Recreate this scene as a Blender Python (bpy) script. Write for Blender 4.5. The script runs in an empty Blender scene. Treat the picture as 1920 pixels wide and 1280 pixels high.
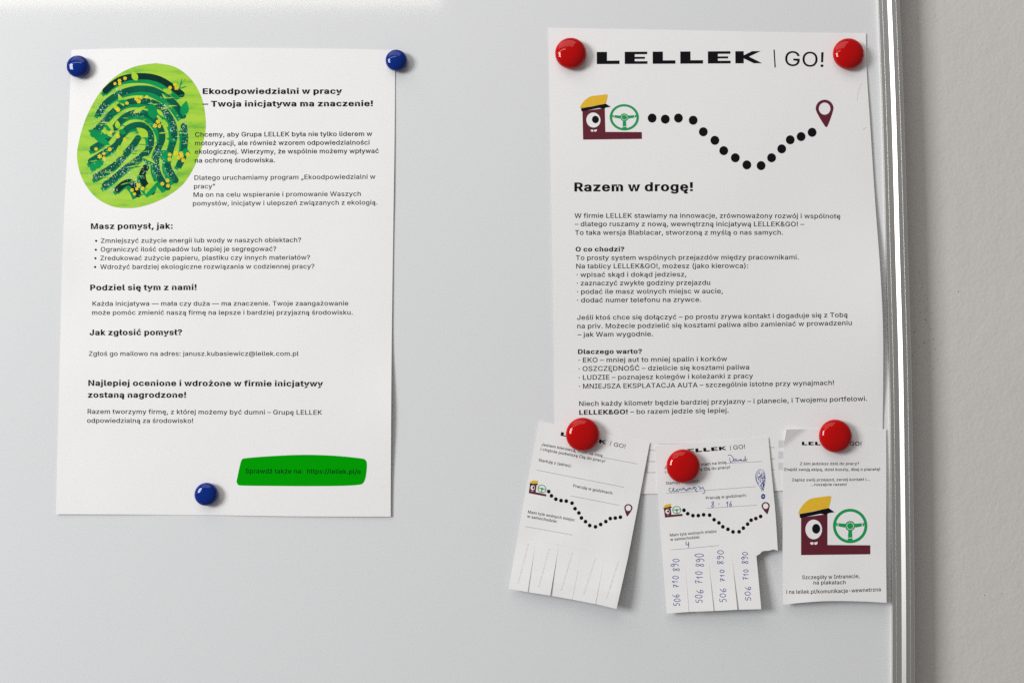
import bpy, math, random
from mathutils import Vector, noise
from mathutils.geometry import tessellate_polygon
random.seed(7)
S = bpy.context.scene
COL = S.collection

# ------------------------------------------------------------------ camera
F = 35.0 / 36.0 * 1920.0            # focal length in photograph pixels
CX, CY = 1200.0, 640.0              # principal point
PITCH = math.radians(4.4)
DIST = F / 2090.0                   # 2.09 px per mm on the board
cam_d = bpy.data.cameras.new('camera')
cam = bpy.data.objects.new('camera', cam_d); COL.objects.link(cam)
cam_d.sensor_width = 36.0; cam_d.lens = 35.0
cam_d.shift_x = (960.0 - CX) / 1920.0; cam_d.shift_y = 0.0
cam_d.clip_start = 0.01; cam_d.clip_end = 50
cam.location = (0, -DIST, 0)
cam.rotation_euler = (math.radians(90) + PITCH, 0, 0)
S.camera = cam
SP, CP = math.sin(PITCH), math.cos(PITCH)

def at(px, py, h=0.0):
    """point on the plane h mm in front of the board that the photograph shows at px, py"""
    a = (px - CX) / F; b = -(py - CY) / F
    dx, dy, dz = a, CP - b * SP, SP + b * CP
    t = (DIST - h * 0.001) / dy
    return Vector((dx * t, -DIST + dy * t, dz * t))

# ------------------------------------------------------------------ light
W = bpy.data.worlds.new('World'); S.world = W; W.use_nodes = True
W.node_tree.nodes['Background'].inputs['Color'].default_value = (1.0, 0.985, 0.965, 1)
W.node_tree.nodes['Background'].inputs['Strength'].default_value = 0.20
def area(name, loc, target, sx, sy, power, colr):
    l = bpy.data.lights.new(name, 'AREA'); l.shape = 'RECTANGLE'; l.size = sx; l.size_y = sy
    l.energy = power; l.color = colr
    o = bpy.data.objects.new(name, l); COL.objects.link(o); o.location = loc
    o.rotation_euler = (Vector(target) - Vector(loc)).to_track_quat('-Z', 'Y').to_euler()
    return o
area('window_light', (-3.15, -2.5, 0.85), (-0.05, 0, -0.1), 1.25, 1.4, 121.0, (0.97, 0.985, 1.0))
area('ceiling_bounce', (-1.0, -1.35, 2.3), (-0.4, -0.1, -0.2), 3.0, 1.8, 30.0, (1.0, 0.985, 0.96))
area('strip_lamp', (-1.72, -1.85, 1.249), (-1.72, 0, 0.3), 2.3, 0.16, 6.0, (1.0, 0.93, 0.82))
S.view_settings.view_transform = 'Standard'; S.view_settings.look = 'None'
S.view_settings.exposure = 0.03
S.cycles.use_denoising = False; S.view_settings.gamma = 1.0

# ------------------------------------------------------------------ materials
def mat(name, col, rough=0.5, metal=0.0, coat=0.0, bump=None, var=None, spec=0.5):
    m = bpy.data.materials.new(name); m.use_nodes = True
    nt = m.node_tree; p = nt.nodes['Principled BSDF']
    p.inputs['Base Color'].default_value = (*col, 1); p.inputs['Roughness'].default_value = rough
    p.inputs['Metallic'].default_value = metal; p.inputs['Coat Weight'].default_value = coat
    p.inputs['Specular IOR Level'].default_value = spec
    tc = nt.nodes.new('ShaderNodeTexCoord')
    if bump:
        last = None
        for (sc, det, strength, dist) in bump:
            n = nt.nodes.new('ShaderNodeTexNoise'); n.inputs['Scale'].default_value = sc
            n.inputs['Detail'].default_value = det
            nt.links.new(tc.outputs['Object'], n.inputs['Vector'])
            b = nt.nodes.new('ShaderNodeBump'); b.inputs['Strength'].default_value = strength
            b.inputs['Distance'].default_value = dist
            nt.links.new(n.outputs['Fac'], b.inputs['Height'])
            if last: nt.links.new(last.outputs['Normal'], b.inputs['Normal'])
            last = b
        nt.links.new(last.outputs['Normal'], p.inputs['Normal'])
    if var:
        sc, amt, vec = var
        mp = nt.nodes.new('ShaderNodeMapping'); mp.inputs['Scale'].default_value = vec
        nt.links.new(tc.outputs['Object'], mp.inputs['Vector'])
        n = nt.nodes.new('ShaderNodeTexNoise'); n.inputs['Scale'].default_value = sc; n.inputs['Detail'].default_value = 5
        nt.links.new(mp.outputs['Vector'], n.inputs['Vector'])
        mx = nt.nodes.new('ShaderNodeMix'); mx.data_type = 'RGBA'
        mx.inputs['A'].default_value = (*[c * (1 - amt) for c in col], 1)
        mx.inputs['B'].default_value = (*[min(1, c * (1 + amt)) for c in col], 1)
        nt.links.new(n.outputs['Fac'], mx.inputs['Factor'])
        nt.links.new(mx.outputs['Result'], p.inputs['Base Color'])
    return m

M = dict(
    wall=mat('plaster', (0.62, 0.60, 0.572), 0.9, bump=[(260, 3, 0.42, 0.0008), (60, 2, 0.35, 0.0015)], var=(6, 0.035, (1, 1, 1)), spec=0.2),
    board=mat('enamel', (0.725, 0.731, 0.742), 0.07, coat=0.0, var=(3, 0.012, (1, 1, 1)), spec=0.45),
    alu=mat('aluminium', (0.70, 0.69, 0.665), 0.42, metal=1.0, var=(60, 0.12, (1, 1, 0.02))),
    paper=mat('paper', (0.845, 0.832, 0.828), 0.55, spec=0.3, var=(9, 0.008, (1, 1, 1)), bump=[(16, 2, 0.10, 0.003)]),
    torn=mat('torn_fibre', (0.86, 0.85, 0.84), 0.9),
    ink=mat('black_ink', (0.006, 0.006, 0.008), 0.65, spec=0.06),
    ink2=mat('text_ink', (0.012, 0.013, 0.02), 0.65, spec=0.06),
    ink3=mat('small_text_ink', (0.025, 0.025, 0.03), 0.65, spec=0.06),
    navy=mat('navy_ink', (0.012, 0.015, 0.032), 0.65, spec=0.06),
    faint=mat('faint_ink', (0.69, 0.675, 0.67), 0.6, spec=0.12),
    table=mat('pale_grey_ink', (0.64, 0.65, 0.665), 0.6, spec=0.12),
    tabled=mat('grey_ink', (0.50, 0.51, 0.52), 0.6, spec=0.12),
    scratch=mat('pink_pen', (0.68, 0.57, 0.56), 0.6),
    pen=mat('blue_pen', (0.025, 0.045, 0.29), 0.5, var=(600, 0.5, (1, 1, 1))),
    maroon=mat('maroon_ink', (0.125, 0.018, 0.032), 0.55, spec=0.12, var=(300, 0.12, (1, 1, 1))),
    yellow=mat('yellow_ink', (0.78, 0.47, 0.035), 0.55, spec=0.12, var=(300, 0.06, (1, 1, 1))),
    white=mat('unprinted_white', (0.845, 0.832, 0.828), 0.55, spec=0.3),
    wheel=mat('green_ink', (0.012, 0.32, 0.09), 0.55, spec=0.12),
    badge=mat('bright_green_ink', (0.0005, 0.335, 0.001), 0.8, spec=0.02, var=(400, 0.05, (1, 1, 1))),
    badge_text=mat('dark_green_ink', (0.003, 0.03, 0.006), 0.8, spec=0.02),
    tube=mat('tube_green', (0.002, 0.10, 0.055), 0.7, spec=0.04, var=(70, 0.6, (1, 1, 1))),
    tubed=mat('tube_dark', (0.003, 0.03, 0.024), 0.7, spec=0.04, var=(60, 0.6, (1, 1, 1))),
    leaf=mat('leaf_green', (0.003, 0.27, 0.075), 0.7, spec=0.04, var=(60, 0.45, (1, 1, 1))),
    leafl=mat('leaf_light', (0.36, 0.60, 0.02), 0.55, spec=0.12, var=(150, 0.3, (1, 1, 1))),
    flower=mat('flower_yellow', (0.93, 0.72, 0.008), 0.55, spec=0.12),
    flowero=mat('flower_centre', (0.75, 0.33, 0.01), 0.55, spec=0.12),
    speck=mat('speck_white', (0.74, 0.88, 0.82), 0.55, spec=0.12),
    speckd=mat('speck_pale', (0.30, 0.62, 0.42), 0.55, spec=0.12),
    red=mat('red_plastic', (0.47, 0.0008, 0.001), 0.07, spec=0.3),
    blue=mat('blue_plastic', (0.0006, 0.022, 0.21), 0.06, spec=0.32),
    dirt=mat('dirt', (0.17, 0.14, 0.12), 0.9),
    steel=mat('steel', (0.35, 0.35, 0.36), 0.4, metal=1.0),
)
# lime artwork ground: lime with long green grass shadows
def lime():
    m = bpy.data.materials.new('lime_print'); m.use_nodes = True
    nt = m.node_tree; p = nt.nodes['Principled BSDF']; p.inputs['Roughness'].default_value = 0.55
    p.inputs['Specular IOR Level'].default_value = 0.3
    tc = nt.nodes.new('ShaderNodeTexCoord'); mp = nt.nodes.new('ShaderNodeMapping')
    mp.inputs['Rotation'].default_value = (0, math.radians(-12), 0); mp.inputs['Scale'].default_value = (22, 22, 120)
    nt.links.new(tc.outputs['Object'], mp.inputs['Vector'])
    n = nt.nodes.new('ShaderNodeTexNoise'); n.inputs['Scale'].default_value = 1.0; n.inputs['Detail'].default_value = 4
    n.inputs['Roughness'].default_value = 0.6
    nt.links.new(mp.outputs['Vector'], n.inputs['Vector'])
    r = nt.nodes.new('ShaderNodeValToRGB'); e = r.color_ramp.elements
    e[0].position = 0.33; e[0].color = (0.12, 0.42, 0.015, 1)
    e[1].position = 0.62; e[1].color = (0.37, 0.62, 0.02, 1)
    x = e.new(0.46); x.color = (0.29, 0.56, 0.008, 1)
    nt.links.new(n.outputs['Fac'], r.inputs['Fac']); nt.links.new(r.outputs['Color'], p.inputs['Base Color'])
    return m
M['lime'] = lime()
M['limeplain'] = mat('lime_plain', (0.33, 0.60, 0.01), 0.55, spec=0.12, var=(30, 0.12, (1, 1, 1)))

# ------------------------------------------------------------------ object helpers
def empty(name, loc, label, cat, group=None):
    o = bpy.data.objects.new(name, None); COL.objects.link(o); o.location = loc
    o.empty_display_size = 0.02
    o['label'] = label; o['category'] = cat
    if group: o['group'] = group
    return o

def link(name, verts, faces, mats, parent=None, midx=None, smooth=False):
    me = bpy.data.meshes.new(name)
    off = Vector((0, 0, 0)) if parent is None else parent.location.copy()
    if parent is not None and parent.parent is not None: off = off + parent.parent.location
    me.from_pydata([tuple(Vector(v) - off) for v in verts], [], faces)
    for m in mats: me.materials.append(m)
    if midx:
        for i, k in enumerate(midx): me.polygons[i].material_index = k
    if smooth:
        for q in me.polygons: q.use_smooth = True
    me.update()
    o = bpy.data.objects.new(name, me); COL.objects.link(o)
    if parent is not None: o.parent = parent
    return o

def nz(px, py, seed, sc=120.0):
    return noise.noise(Vector((px / sc, py / sc, seed * 7.3)))

def clamp(x, a=0.0, b=1.0): return max(a, min(b, x))
def gau(x, c, s): return math.exp(-((x - c) / s) ** 2)

# how far each sheet stands off the board, in mm, as a function of the place on it
def h_left(px, py):
    u = (px - 120) / 620; v = (py - 90) / 870
    h = 0.5 + 1.4 * max(0, v - 0.1) * (u - 0.45) ** 2 * 3.0
    h += 2.3 * gau(v, 0.79, 0.11) * clamp((u - 0.75) / 0.25) ** 2
    h += 1.4 * gau(v, 0.43, 0.10) * clamp((0.12 - u) / 0.12) ** 2
    h += 1.0 * gau(u, 0.45, 0.25) * gau(v, 0.0, 0.06)
    h += 0.55 * (nz(px, py, 1, 170) + 0.5)
    return h
def h_right(px, py):
    u = (px - 1035) / 615; v = (py - 55) / 868
    h = 0.5 + 6.5 * gau(v, 0.60, 0.17) * clamp((u - 0.62) / 0.38) ** 1.8
    h += 1.2 * gau(v, 0.01, 0.04) * clamp((u - 0.93) / 0.07)
    h += 1.3 * gau(v, 0.45, 0.25) * clamp((0.3 - u) / 0.3) ** 2
    h += 1.2 * gau(v, 0.2, 0.14) * gau(u, 1, 0.3)
    h += 0.6 * (nz(px, py, 2, 170) + 0.5)
    return h
def h_c1(px, py):
    v = ((py - 809) - (px - 1114) * 0.19) / 300; u = ((px - 1011) + (py - 789) * 0.19) / 207
    return 2.0 + 9.5 * clamp(v + 0.02) ** 1.5 * (0.30 + 0.70 * clamp(u)) + 0.5 * nz(px, py, 3, 60)
def h_c2(px, py):
    v = (py - 828 + (px - 1330) * 0.075) / 318; u = (px - 1232) / 205
    return 2.0 + 10.0 * clamp(v) ** 1.6 * (0.32 + 0.68 * clamp(u, 0, 1.1)) + 0.4 * nz(px, py, 4, 60)
def h_c3(px, py):
    v = (py - 804) / 326; u = (px - 1470) / 192
    h = 2.0 + 5.5 * clamp(v) ** 1.4 * (0.75 + 0.25 * u) + 1.0 * gau(u, 1.0, 0.5) * v
    h += 2.2 * gau(u, 0.30, 0.28) * clamp(v) ** 6
    nx, ny = -33.5, -42.0; L = math.hypot(nx, ny)       # turned-up corner past its crease
    d = ((px - 1512) * nx + (py - 804) * ny) / L
    if d > 0: h += 0.15 * d
    return h + 0.4 * nz(px, py, 5, 70)
CUT1 = [((970.5, 1005.8),) , ((1004.8, 1012.3), (989.7, 1108.3)), ((1047.8, 1020.5), (1031.9, 1114.9)),
        ((1091.4, 1028.7), (1073.2, 1122.2)), ((1135.2, 1036.9), (1116.8, 1131.3))]
def h_t1(k):
    ex = [1.7, 1.0, -0.3, 0.6, 0.3][k]
    def f(px, py):
        w = clamp(((py - 1012.3) - (px - 1004.8) * 0.189) / 97)
        return h_c1(px, py) + ex * w ** 1.3
    return f
def h_t2(k):
    ex = [0.3, 0.9, 0.1, -1.2][k]
    def f(px, py):
        w = clamp(((py - 1047) + (px - 1300) * 0.07) / 97)
        return h_c2(px, py) + ex * w ** 1.3
    return f

# ------------------------------------------------------------------ sheets
def along(poly, n):
    L = [0.0]
    for i in range(1, len(poly)): L.append(L[-1] + math.dist(poly[i], poly[i - 1]))
    out = []
    for k in range(n + 1):
        t = L[-1] * k / n; i = 1
        while i < len(poly) - 1 and L[i] < t: i += 1
        s = (t - L[i - 1]) / (L[i] - L[i - 1] + 1e-9)
        out.append((poly[i-1][0] + (poly[i][0]-poly[i-1][0]) * s, poly[i-1][1] + (poly[i][1]-poly[i-1][1]) * s))
    return out
def spl(pts, n=10):
    if len(pts) < 3: return list(pts)
    P = [pts[0]] + list(pts) + [pts[-1]]; out = []
    for i in range(1, len(P) - 2):
        p0, p1, p2, p3 = P[i-1], P[i], P[i+1], P[i+2]
        for k in range(n):
            t = k / n; t2 = t * t; t3 = t2 * t
            out.append(tuple(0.5 * ((2*p1[j]) + (-p0[j]+p2[j])*t + (2*p0[j]-5*p1[j]+4*p2[j]-p3[j])*t2 + (-p0[j]+3*p1[j]-3*p2[j]+p3[j])*t3) for j in (0, 1)))
    out.append(pts[-1]); return out

def sheet(name, top, bottom, left, right, hf, parent, step=7.0, thick=0.00012):
    """curved paper between four edges (top and bottom left to right, sides top to bottom)"""
    nu = max(4, int(math.dist(top[0], top[-1]) / step)); nv = max(4, int(math.dist(left[0], left[-1]) / step))
    T = along(top, nu); B = along(bottom, nu); Lf = along(left, nv); R = along(right, nv)
    vs = []; fs = []
    for j in range(nv + 1):
        v = j / nv
        for i in range(nu + 1):
            u = i / nu
            p = []
            for c in (0, 1):
                a = (1-v)*T[i][c] + v*B[i][c] + (1-u)*Lf[j][c] + u*R[j][c]
                a -= (1-u)*(1-v)*T[0][c] + u*(1-v)*T[-1][c] + (1-u)*v*B[0][c] + u*v*B[-1][c]
                p.append(a)
            vs.append(at(p[0], p[1], hf(*p)))
    for j in range(nv):
        for i in range(nu):
            a = j * (nu + 1) + i
            fs.append((a, a + nu + 1, a + nu + 2, a + 1))
    o = link(name, vs, fs, [M['paper']], parent, smooth=True)
    cnt = {}
    for q in o.data.polygons:
        for k in q.edge_keys: cnt[k] = cnt.get(k, 0) + 1
    for e in o.data.edges:
        if cnt[tuple(sorted(e.vertices))] == 1: e.use_edge_sharp = True
    md = o.modifiers.new('thickness', 'SOLIDIFY'); md.thickness = thick; md.offset = -1.0
    return o

# ------------------------------------------------------------------ printing

# letter outlines (sans serif), regular and bold, in thousandths: character code: (advance, [loop of x, y, ...])
OUTLINE_REGULAR = {
33: (196, [[67,160,63,509,132,509,128,160],[98,-4,75,1,66,9,58,18,52,41,54,53,66,73,75,80,98,86,110,85,130,73,142,53,143,41,142,29,130,9,121,1]]),
38: (448, [[197,-7,165,-5,136,1,110,12,88,26,69,42,54,62,43,84,36,108,34,133,40,173,47,189,70,220,120,264,230,346,255,375,262,405,255,434,233,454,201,461,168,453,145,431,137,399,145,363,179,314,438,0,364,0,121,293,87,344,81,361,75,398,82,440,91,458,117,488,134,499,154,507,200,513,246,507,266,499,297,475,317,442,322,424,324,404,320,375,309,349,281,314,135,202,110,174,103,161,97,131,98,115,109,87,130,66,143,57,175,48,213,48,251,59,269,69,301,95,327,131,343,174,349,224,408,224,403,167,389,124,371,92,333,47,315,30,271,7,246,-1]]),
40: (273, [[89,207,94,283,101,324,119,403,145,477,177,539,236,539,204,466,169,351,156,276,151,207,155,145,167,83,188,16,236,-96,177,-96,150,-46,128,4,111,55,99,106,92,156]]),
41: (273, [[37,-96,72,-18,97,52,113,116,122,207,117,276,94,390,69,466,37,539,97,539,128,477,164,364,179,283,183,244,182,156,174,104,161,53,144,3,97,-96]]),
44: (188, [[38,-119,68,71,137,71,84,-119]]),
45: (453, [[337,244,337,188,114,188,114,244]]),
46: (188, [[95,-4,73,1,63,9,55,18,50,41,55,64,63,73,73,81,95,87,107,85,128,73,135,64,141,41,135,18,128,9,118,1]]),
47: (249, [[235,533,71,-76,14,-76,178,533]]),
48: (453, [[227,-7,191,-3,158,7,130,24,105,48,85,77,69,113,57,155,50,202,48,254,50,306,57,353,69,395,85,431,106,461,130,484,159,502,191,512,227,516,262,512,295,502,323,484,348,461,368,431,384,395,396,353,403,306,405,254,403,202,396,155,384,113,368,77,348,48,323,24,295,7,263,-3],[227,50,250,52,271,60,290,74,306,92,320,116,330,144,338,176,344,254,338,332,330,365,320,393,306,416,290,435,271,449,250,457,227,460,203,457,182,449,163,435,147,416,134,393,123,365,115,332,109,254,115,176,123,144,134,116,147,92,163,74,182,60,203,52]]),
49: (453, [[76,0,76,55,391,55,391,0],[276,509,276,0,212,0,212,448,86,358,86,427,198,509]]),
50: (453, [[64,0,64,47,282,282,311,327,316,341,320,371,315,405,298,431,287,441,258,455,224,460,188,454,159,438,139,413,132,398,127,362,66,362,68,391,75,418,86,442,102,464,121,482,143,496,168,507,196,513,254,513,281,507,306,497,328,482,346,465,361,445,372,423,379,398,381,372,380,354,371,318,351,280,317,235,153,60,153,57,389,57,389,0]]),
51: (453, [[218,-7,188,-5,133,10,108,22,88,38,70,57,57,79,48,104,44,132,109,132,118,100,137,76,165,59,200,51,239,51,275,61,291,69,315,93,323,108,329,145,323,180,306,211,275,234,254,241,229,246,157,248,157,299,288,448,288,452,70,452,70,509,372,509,372,461,211,278,211,289,247,290,279,286,308,276,333,262,354,244,371,222,383,198,391,173,393,145,390,116,383,90,370,66,354,45,333,27,309,12,281,2,251,-5]]),
52: (453, [[40,105,40,158,247,509,311,509,109,163,413,163,413,105],[282,0,282,318,343,318,343,0]]),
53: (453, [[221,-7,165,1,118,25,83,60,71,82,63,105,60,130,122,130,125,115,138,89,160,68,188,54,221,50,259,56,276,64,304,89,322,122,328,162,321,203,314,221,290,251,257,270,238,275,218,277,184,273,152,262,128,246,67,253,96,509,366,509,366,452,151,452,134,301,178,325,212,333,252,332,294,321,330,299,358,269,379,231,390,187,388,132,381,102,369,76,352,52,332,32,309,15,282,3,253,-4]]),
54: (453, [[226,-7,196,-4,168,3,142,15,119,31,100,51,84,74,73,101,66,130,65,187,80,239,112,302,252,509,322,509,151,261,145,261,157,279,174,295,208,311,235,314,265,312,291,305,316,295,337,280,355,262,370,240,380,215,387,187,389,157,387,127,379,98,368,73,352,50,333,30,310,14,284,3,257,-4],[226,48,263,55,293,73,314,101,322,119,327,157,322,196,304,228,279,251,263,259,226,265,190,259,174,252,148,229,131,197,125,158,131,119,138,102,160,73,190,55]]),
55: (453, [[97,0,323,452,62,452,62,509,391,509,391,449,165,0]]),
56: (453, [[226,-7,163,1,136,11,111,25,91,42,74,62,62,84,54,109,52,135,58,176,75,212,101,241,117,252,153,265,109,289,93,308,80,330,73,354,70,380,73,405,79,429,90,450,106,469,146,498,170,508,226,516,282,508,306,498,346,469,361,450,373,429,379,405,382,380,379,354,372,330,359,308,343,289,300,265,335,252,351,241,377,212,395,176,401,135,398,109,391,84,378,62,362,42,341,25,317,11,289,1],[226,49,267,54,300,69,323,91,331,106,337,139,330,173,312,202,283,223,265,230,226,235,187,230,169,223,140,202,122,173,115,139,121,106,129,91,152,69,185,54],[226,290,260,294,274,300,298,318,314,344,319,376,314,407,299,432,275,449,260,455,226,460,192,455,177,449,153,432,138,407,133,376,138,344,154,318,165,308,193,294]]),
57: (453, [[226,516,256,513,285,506,310,494,333,478,352,458,368,434,380,408,387,378,387,322,373,270,340,207,200,0,130,0,301,248,307,248,295,229,278,214,245,198,218,195,188,197,161,203,137,214,116,229,98,247,83,269,72,294,66,321,64,352,66,382,73,411,85,436,101,459,120,479,143,494,168,506,196,513],[226,460,190,454,160,435,138,407,131,390,125,352,131,313,148,280,174,257,190,250,226,243,263,249,293,267,314,295,322,312,327,350,322,390,314,407,293,435,263,454]]),
58: (188, [[95,-4,73,1,63,9,55,18,50,41,55,64,63,73,73,81,95,87,107,85,128,73,135,64,141,41,135,18,128,9,118,1],[95,271,73,277,63,284,51,304,50,316,55,339,63,349,73,356,95,362,118,356,128,349,135,339,141,316,135,294,128,284,118,277]]),
63: (358, [[132,152,136,211,148,245,168,269,236,321,255,349,262,384,257,413,250,425,232,445,207,457,178,462,137,453,115,437,99,412,92,378,27,378,30,406,38,430,49,452,82,487,103,499,151,514,178,516,232,508,275,486,306,451,316,430,322,407,322,356,316,332,292,292,211,226,196,192,194,152],[164,-4,152,-3,131,9,124,18,118,41,120,53,131,73,141,80,164,86,176,85,196,73,203,64,209,41,208,29,196,9,176,-3]]),
64: (676, [[355,-135,307,-133,262,-126,221,-114,184,-98,151,-77,122,-53,98,-24,77,9,61,46,50,87,43,131,40,179,43,226,50,269,61,309,78,346,98,379,123,408,151,433,184,454,220,470,260,482,303,489,349,492,394,489,435,482,472,469,506,452,536,432,562,407,584,380,603,351,617,319,627,285,635,215,631,142,622,96,605,57,579,28,561,18,541,13,503,11,476,17,441,36,432,45,420,68,402,41,371,20,326,13,298,15,273,23,251,35,232,52,216,73,195,123,188,182,190,212,197,239,207,265,220,287,237,306,257,322,279,334,304,341,330,343,369,338,398,323,416,306,419,306,419,335,474,335,475,97,485,74,493,66,518,59,546,66,557,76,571,106,576,127,580,182,579,245,567,301,555,327,523,373,477,410,450,424,419,434,385,440,347,442,309,440,274,434,242,424,213,410,187,393,164,372,144,347,128,320,115,289,105,255,100,218,100,138,115,66,128,35,144,8,165,-17,188,-37,215,-54,246,-68,280,-78,317,-83,394,-83,444,-73,489,-59,504,-107,429,-128],[329,65,368,71,395,89,412,118,421,160,422,185,417,231,403,263,381,282,366,287,331,292,297,285,271,267,252,239,246,222,242,185,251,125,267,94,293,72]]),
65: (480, [[16,0,201,508,276,508,463,0,395,0,239,432,85,0],[110,142,110,199,370,199,370,142]]),
66: (456, [[60,0,60,509,274,507,304,501,329,491,350,477,367,461,381,442,396,398,398,374,393,336,378,307,356,286,315,267,315,262,347,254,378,234,402,203,411,184,418,136,416,111,400,67,386,48,368,31,344,18,317,8,284,2,247,0],[125,57,245,57,281,60,309,67,330,80,344,96,353,115,354,153,342,184,320,209,306,218,269,229,125,231],[125,285,256,287,273,290,302,304,323,326,335,355,333,393,326,412,313,429,294,442,270,449,125,452]]),
67: (510, [[267,-7,225,-3,186,7,150,25,119,49,92,79,70,115,53,157,44,203,40,254,44,305,53,352,70,393,92,429,119,459,150,484,186,501,225,512,267,516,293,514,340,504,362,496,402,471,435,438,448,418,459,397,473,348,408,348,389,395,357,428,315,449,267,456,237,453,209,445,184,432,161,414,141,391,125,364,113,332,106,295,103,254,106,213,113,177,125,145,141,117,161,94,184,76,210,63,237,56,284,54,315,60,357,81,380,102,397,128,408,160,473,160,467,135,448,91,420,53,402,38,363,13,341,5,293,-6]]),
68: (502, [[219,0,96,0,96,57,254,60,288,68,318,81,343,99,363,122,379,149,390,181,397,216,399,255,397,294,390,329,379,361,364,388,344,410,320,428,291,441,258,449,221,452,93,452,93,509,225,509,273,505,315,495,353,478,385,455,412,426,433,391,449,351,458,306,462,255,458,205,449,159,433,119,411,83,384,54,351,31,312,14,268,3],[125,509,125,0,60,0,60,509]]),
69: (419, [[60,0,60,509,372,509,372,452,125,452,125,286,355,286,355,229,125,229,125,57,375,57,375,0]]),
71: (520, [[269,-7,225,-3,185,7,149,25,118,49,91,79,69,116,53,157,43,203,40,254,43,305,53,352,69,393,91,429,117,459,149,484,184,501,223,512,265,516,316,510,340,504,384,483,403,469,436,436,449,416,460,395,474,349,408,349,387,393,368,417,344,436,315,448,283,455,236,453,209,445,183,432,160,414,141,392,125,364,113,332,106,295,103,254,106,213,113,177,125,145,141,117,161,95,184,76,210,63,238,56,269,53,322,61,345,71,365,85,382,102,396,123,407,147,413,173,415,202,434,199,283,199,283,256,478,256,475,160,466,124,451,91,431,62,406,38,377,19,344,5,308,-4]]),
73: (300, [[31,0,31,57,118,57,118,452,31,452,31,509,269,509,269,452,183,452,183,57,269,57,269,0]]),
74: (396, [[185,-7,143,-2,106,11,75,33,52,63,38,100,33,173,98,173,100,117,108,93,122,74,139,61,160,53,185,50,209,53,230,61,248,74,261,93,269,117,272,145,272,509,336,509,336,145,332,100,318,63,294,33,263,11,227,-2]]),
75: (467, [[104,145,104,216,174,303,364,509,448,509,231,276,228,276],[60,0,60,509,125,509,125,0],[372,0,188,259,228,309,449,0]]),
76: (393, [[60,0,60,509,125,509,125,57,361,57,361,0]]),
77: (628, [[60,0,60,508,151,508,314,80,476,508,568,508,568,0,507,0,507,415,344,0,284,0,121,415,121,0]]),
78: (523, [[60,0,60,508,136,508,400,105,400,508,463,508,463,0,387,0,123,403,123,0]]),
79: (533, [[267,-7,225,-3,186,7,150,25,119,49,92,79,70,115,53,157,44,203,40,254,44,305,53,352,70,393,92,429,119,459,150,484,186,501,225,512,267,516,309,512,348,501,384,484,415,459,442,429,464,393,480,352,490,305,493,254,490,203,480,157,464,115,442,79,415,49,384,25,348,7,309,-3],[267,53,296,55,324,63,349,76,372,94,392,116,408,144,420,176,428,213,430,254,428,295,420,332,408,365,392,392,372,415,349,433,324,446,296,453,267,456,237,453,210,445,184,433,161,415,142,392,125,364,113,332,106,295,103,254,106,213,113,176,125,144,142,117,161,94,184,76,210,63,237,55]]),
80: (445, [[60,0,60,508,124,508,124,0],[110,508,272,506,304,499,332,487,356,471,375,452,389,429,400,404,406,377,406,318,400,291,389,265,375,242,356,223,332,207,304,195,272,188,110,187,110,243,257,244,297,256,324,279,339,310,344,347,339,385,324,416,297,438,257,450,110,451]]),
82: (449, [[60,0,60,508,124,508,124,0],[110,508,273,506,305,500,333,488,356,473,375,455,390,433,401,408,407,381,407,322,401,296,390,271,375,250,356,232,333,217,305,206,272,200,110,199,110,255,258,256,297,267,324,287,340,316,345,352,340,389,324,418,297,439,258,450,110,451],[353,0,230,229,303,229,428,0]]),
83: (447, [[224,-9,156,-1,128,9,102,23,81,40,64,60,51,83,42,109,38,137,104,137,114,102,136,76,166,59,204,50,246,50,286,60,317,79,338,106,344,122,344,154,340,168,322,189,280,211,145,253,112,269,86,289,67,313,56,341,52,372,54,400,62,425,75,448,92,468,113,484,138,498,165,508,227,516,289,508,316,498,340,484,360,468,377,449,390,427,398,403,401,378,337,378,332,402,320,421,302,437,280,449,254,456,204,457,167,448,152,440,129,418,117,391,115,376,122,345,142,324,169,308,295,270,328,256,359,238,372,226,395,198,402,180,408,139,406,112,399,87,386,64,370,43,349,25,323,11,294,0,261,-7]]),
84: (449, [[32,452,32,509,417,509,417,452,257,452,257,0,193,0,193,452]]),
85: (517, [[259,-8,220,-6,186,2,154,15,126,33,103,55,85,80,71,108,63,140,60,173,60,509,124,509,124,178,132,133,153,95,187,68,208,59,259,52,285,53,331,68,364,95,385,133,393,178,393,509,457,509,457,173,454,140,446,108,433,80,414,55,391,33,363,15,332,2,297,-6]]),
87: (686, [[155,0,16,508,82,508,193,85,306,508,379,508,493,85,603,508,669,508,530,0,455,0,342,415,230,0]]),
90: (438, [[41,0,41,46,330,451,40,451,40,508,396,508,396,461,107,57,399,57,399,0]]),
97: (389, [[160,-9,115,-3,94,5,76,15,48,45,38,63,32,84,30,108,36,146,53,174,64,184,92,200,143,214,247,229,265,235,271,240,276,255,272,285,260,307,240,322,227,327,196,331,163,327,137,316,118,301,100,274,41,291,64,331,79,346,114,368,133,375,173,383,208,384,239,379,271,369,300,350,322,320,330,301,337,251,337,0,277,0,277,52,272,52,252,25,229,8,199,-4],[170,45,211,51,228,59,254,80,263,93,274,122,276,190,241,178,147,163,122,153,103,139,93,118,92,105,93,93,102,72,130,52]]),
98: (424, [[229,-8,208,-7,172,4,147,21,118,59,112,59,112,0,53,0,53,509,114,509,114,319,118,319,147,355,171,373,207,383,259,382,287,374,313,361,335,342,354,320,370,293,381,261,388,227,390,189,388,151,381,116,370,84,355,57,336,34,313,16,288,3,260,-6],[220,47,242,49,262,55,294,80,316,117,323,139,328,189,327,215,316,261,295,298,262,322,243,328,220,330,178,322,147,299,125,263,114,216,113,189,114,162,125,115,147,78,179,55]]),
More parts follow.
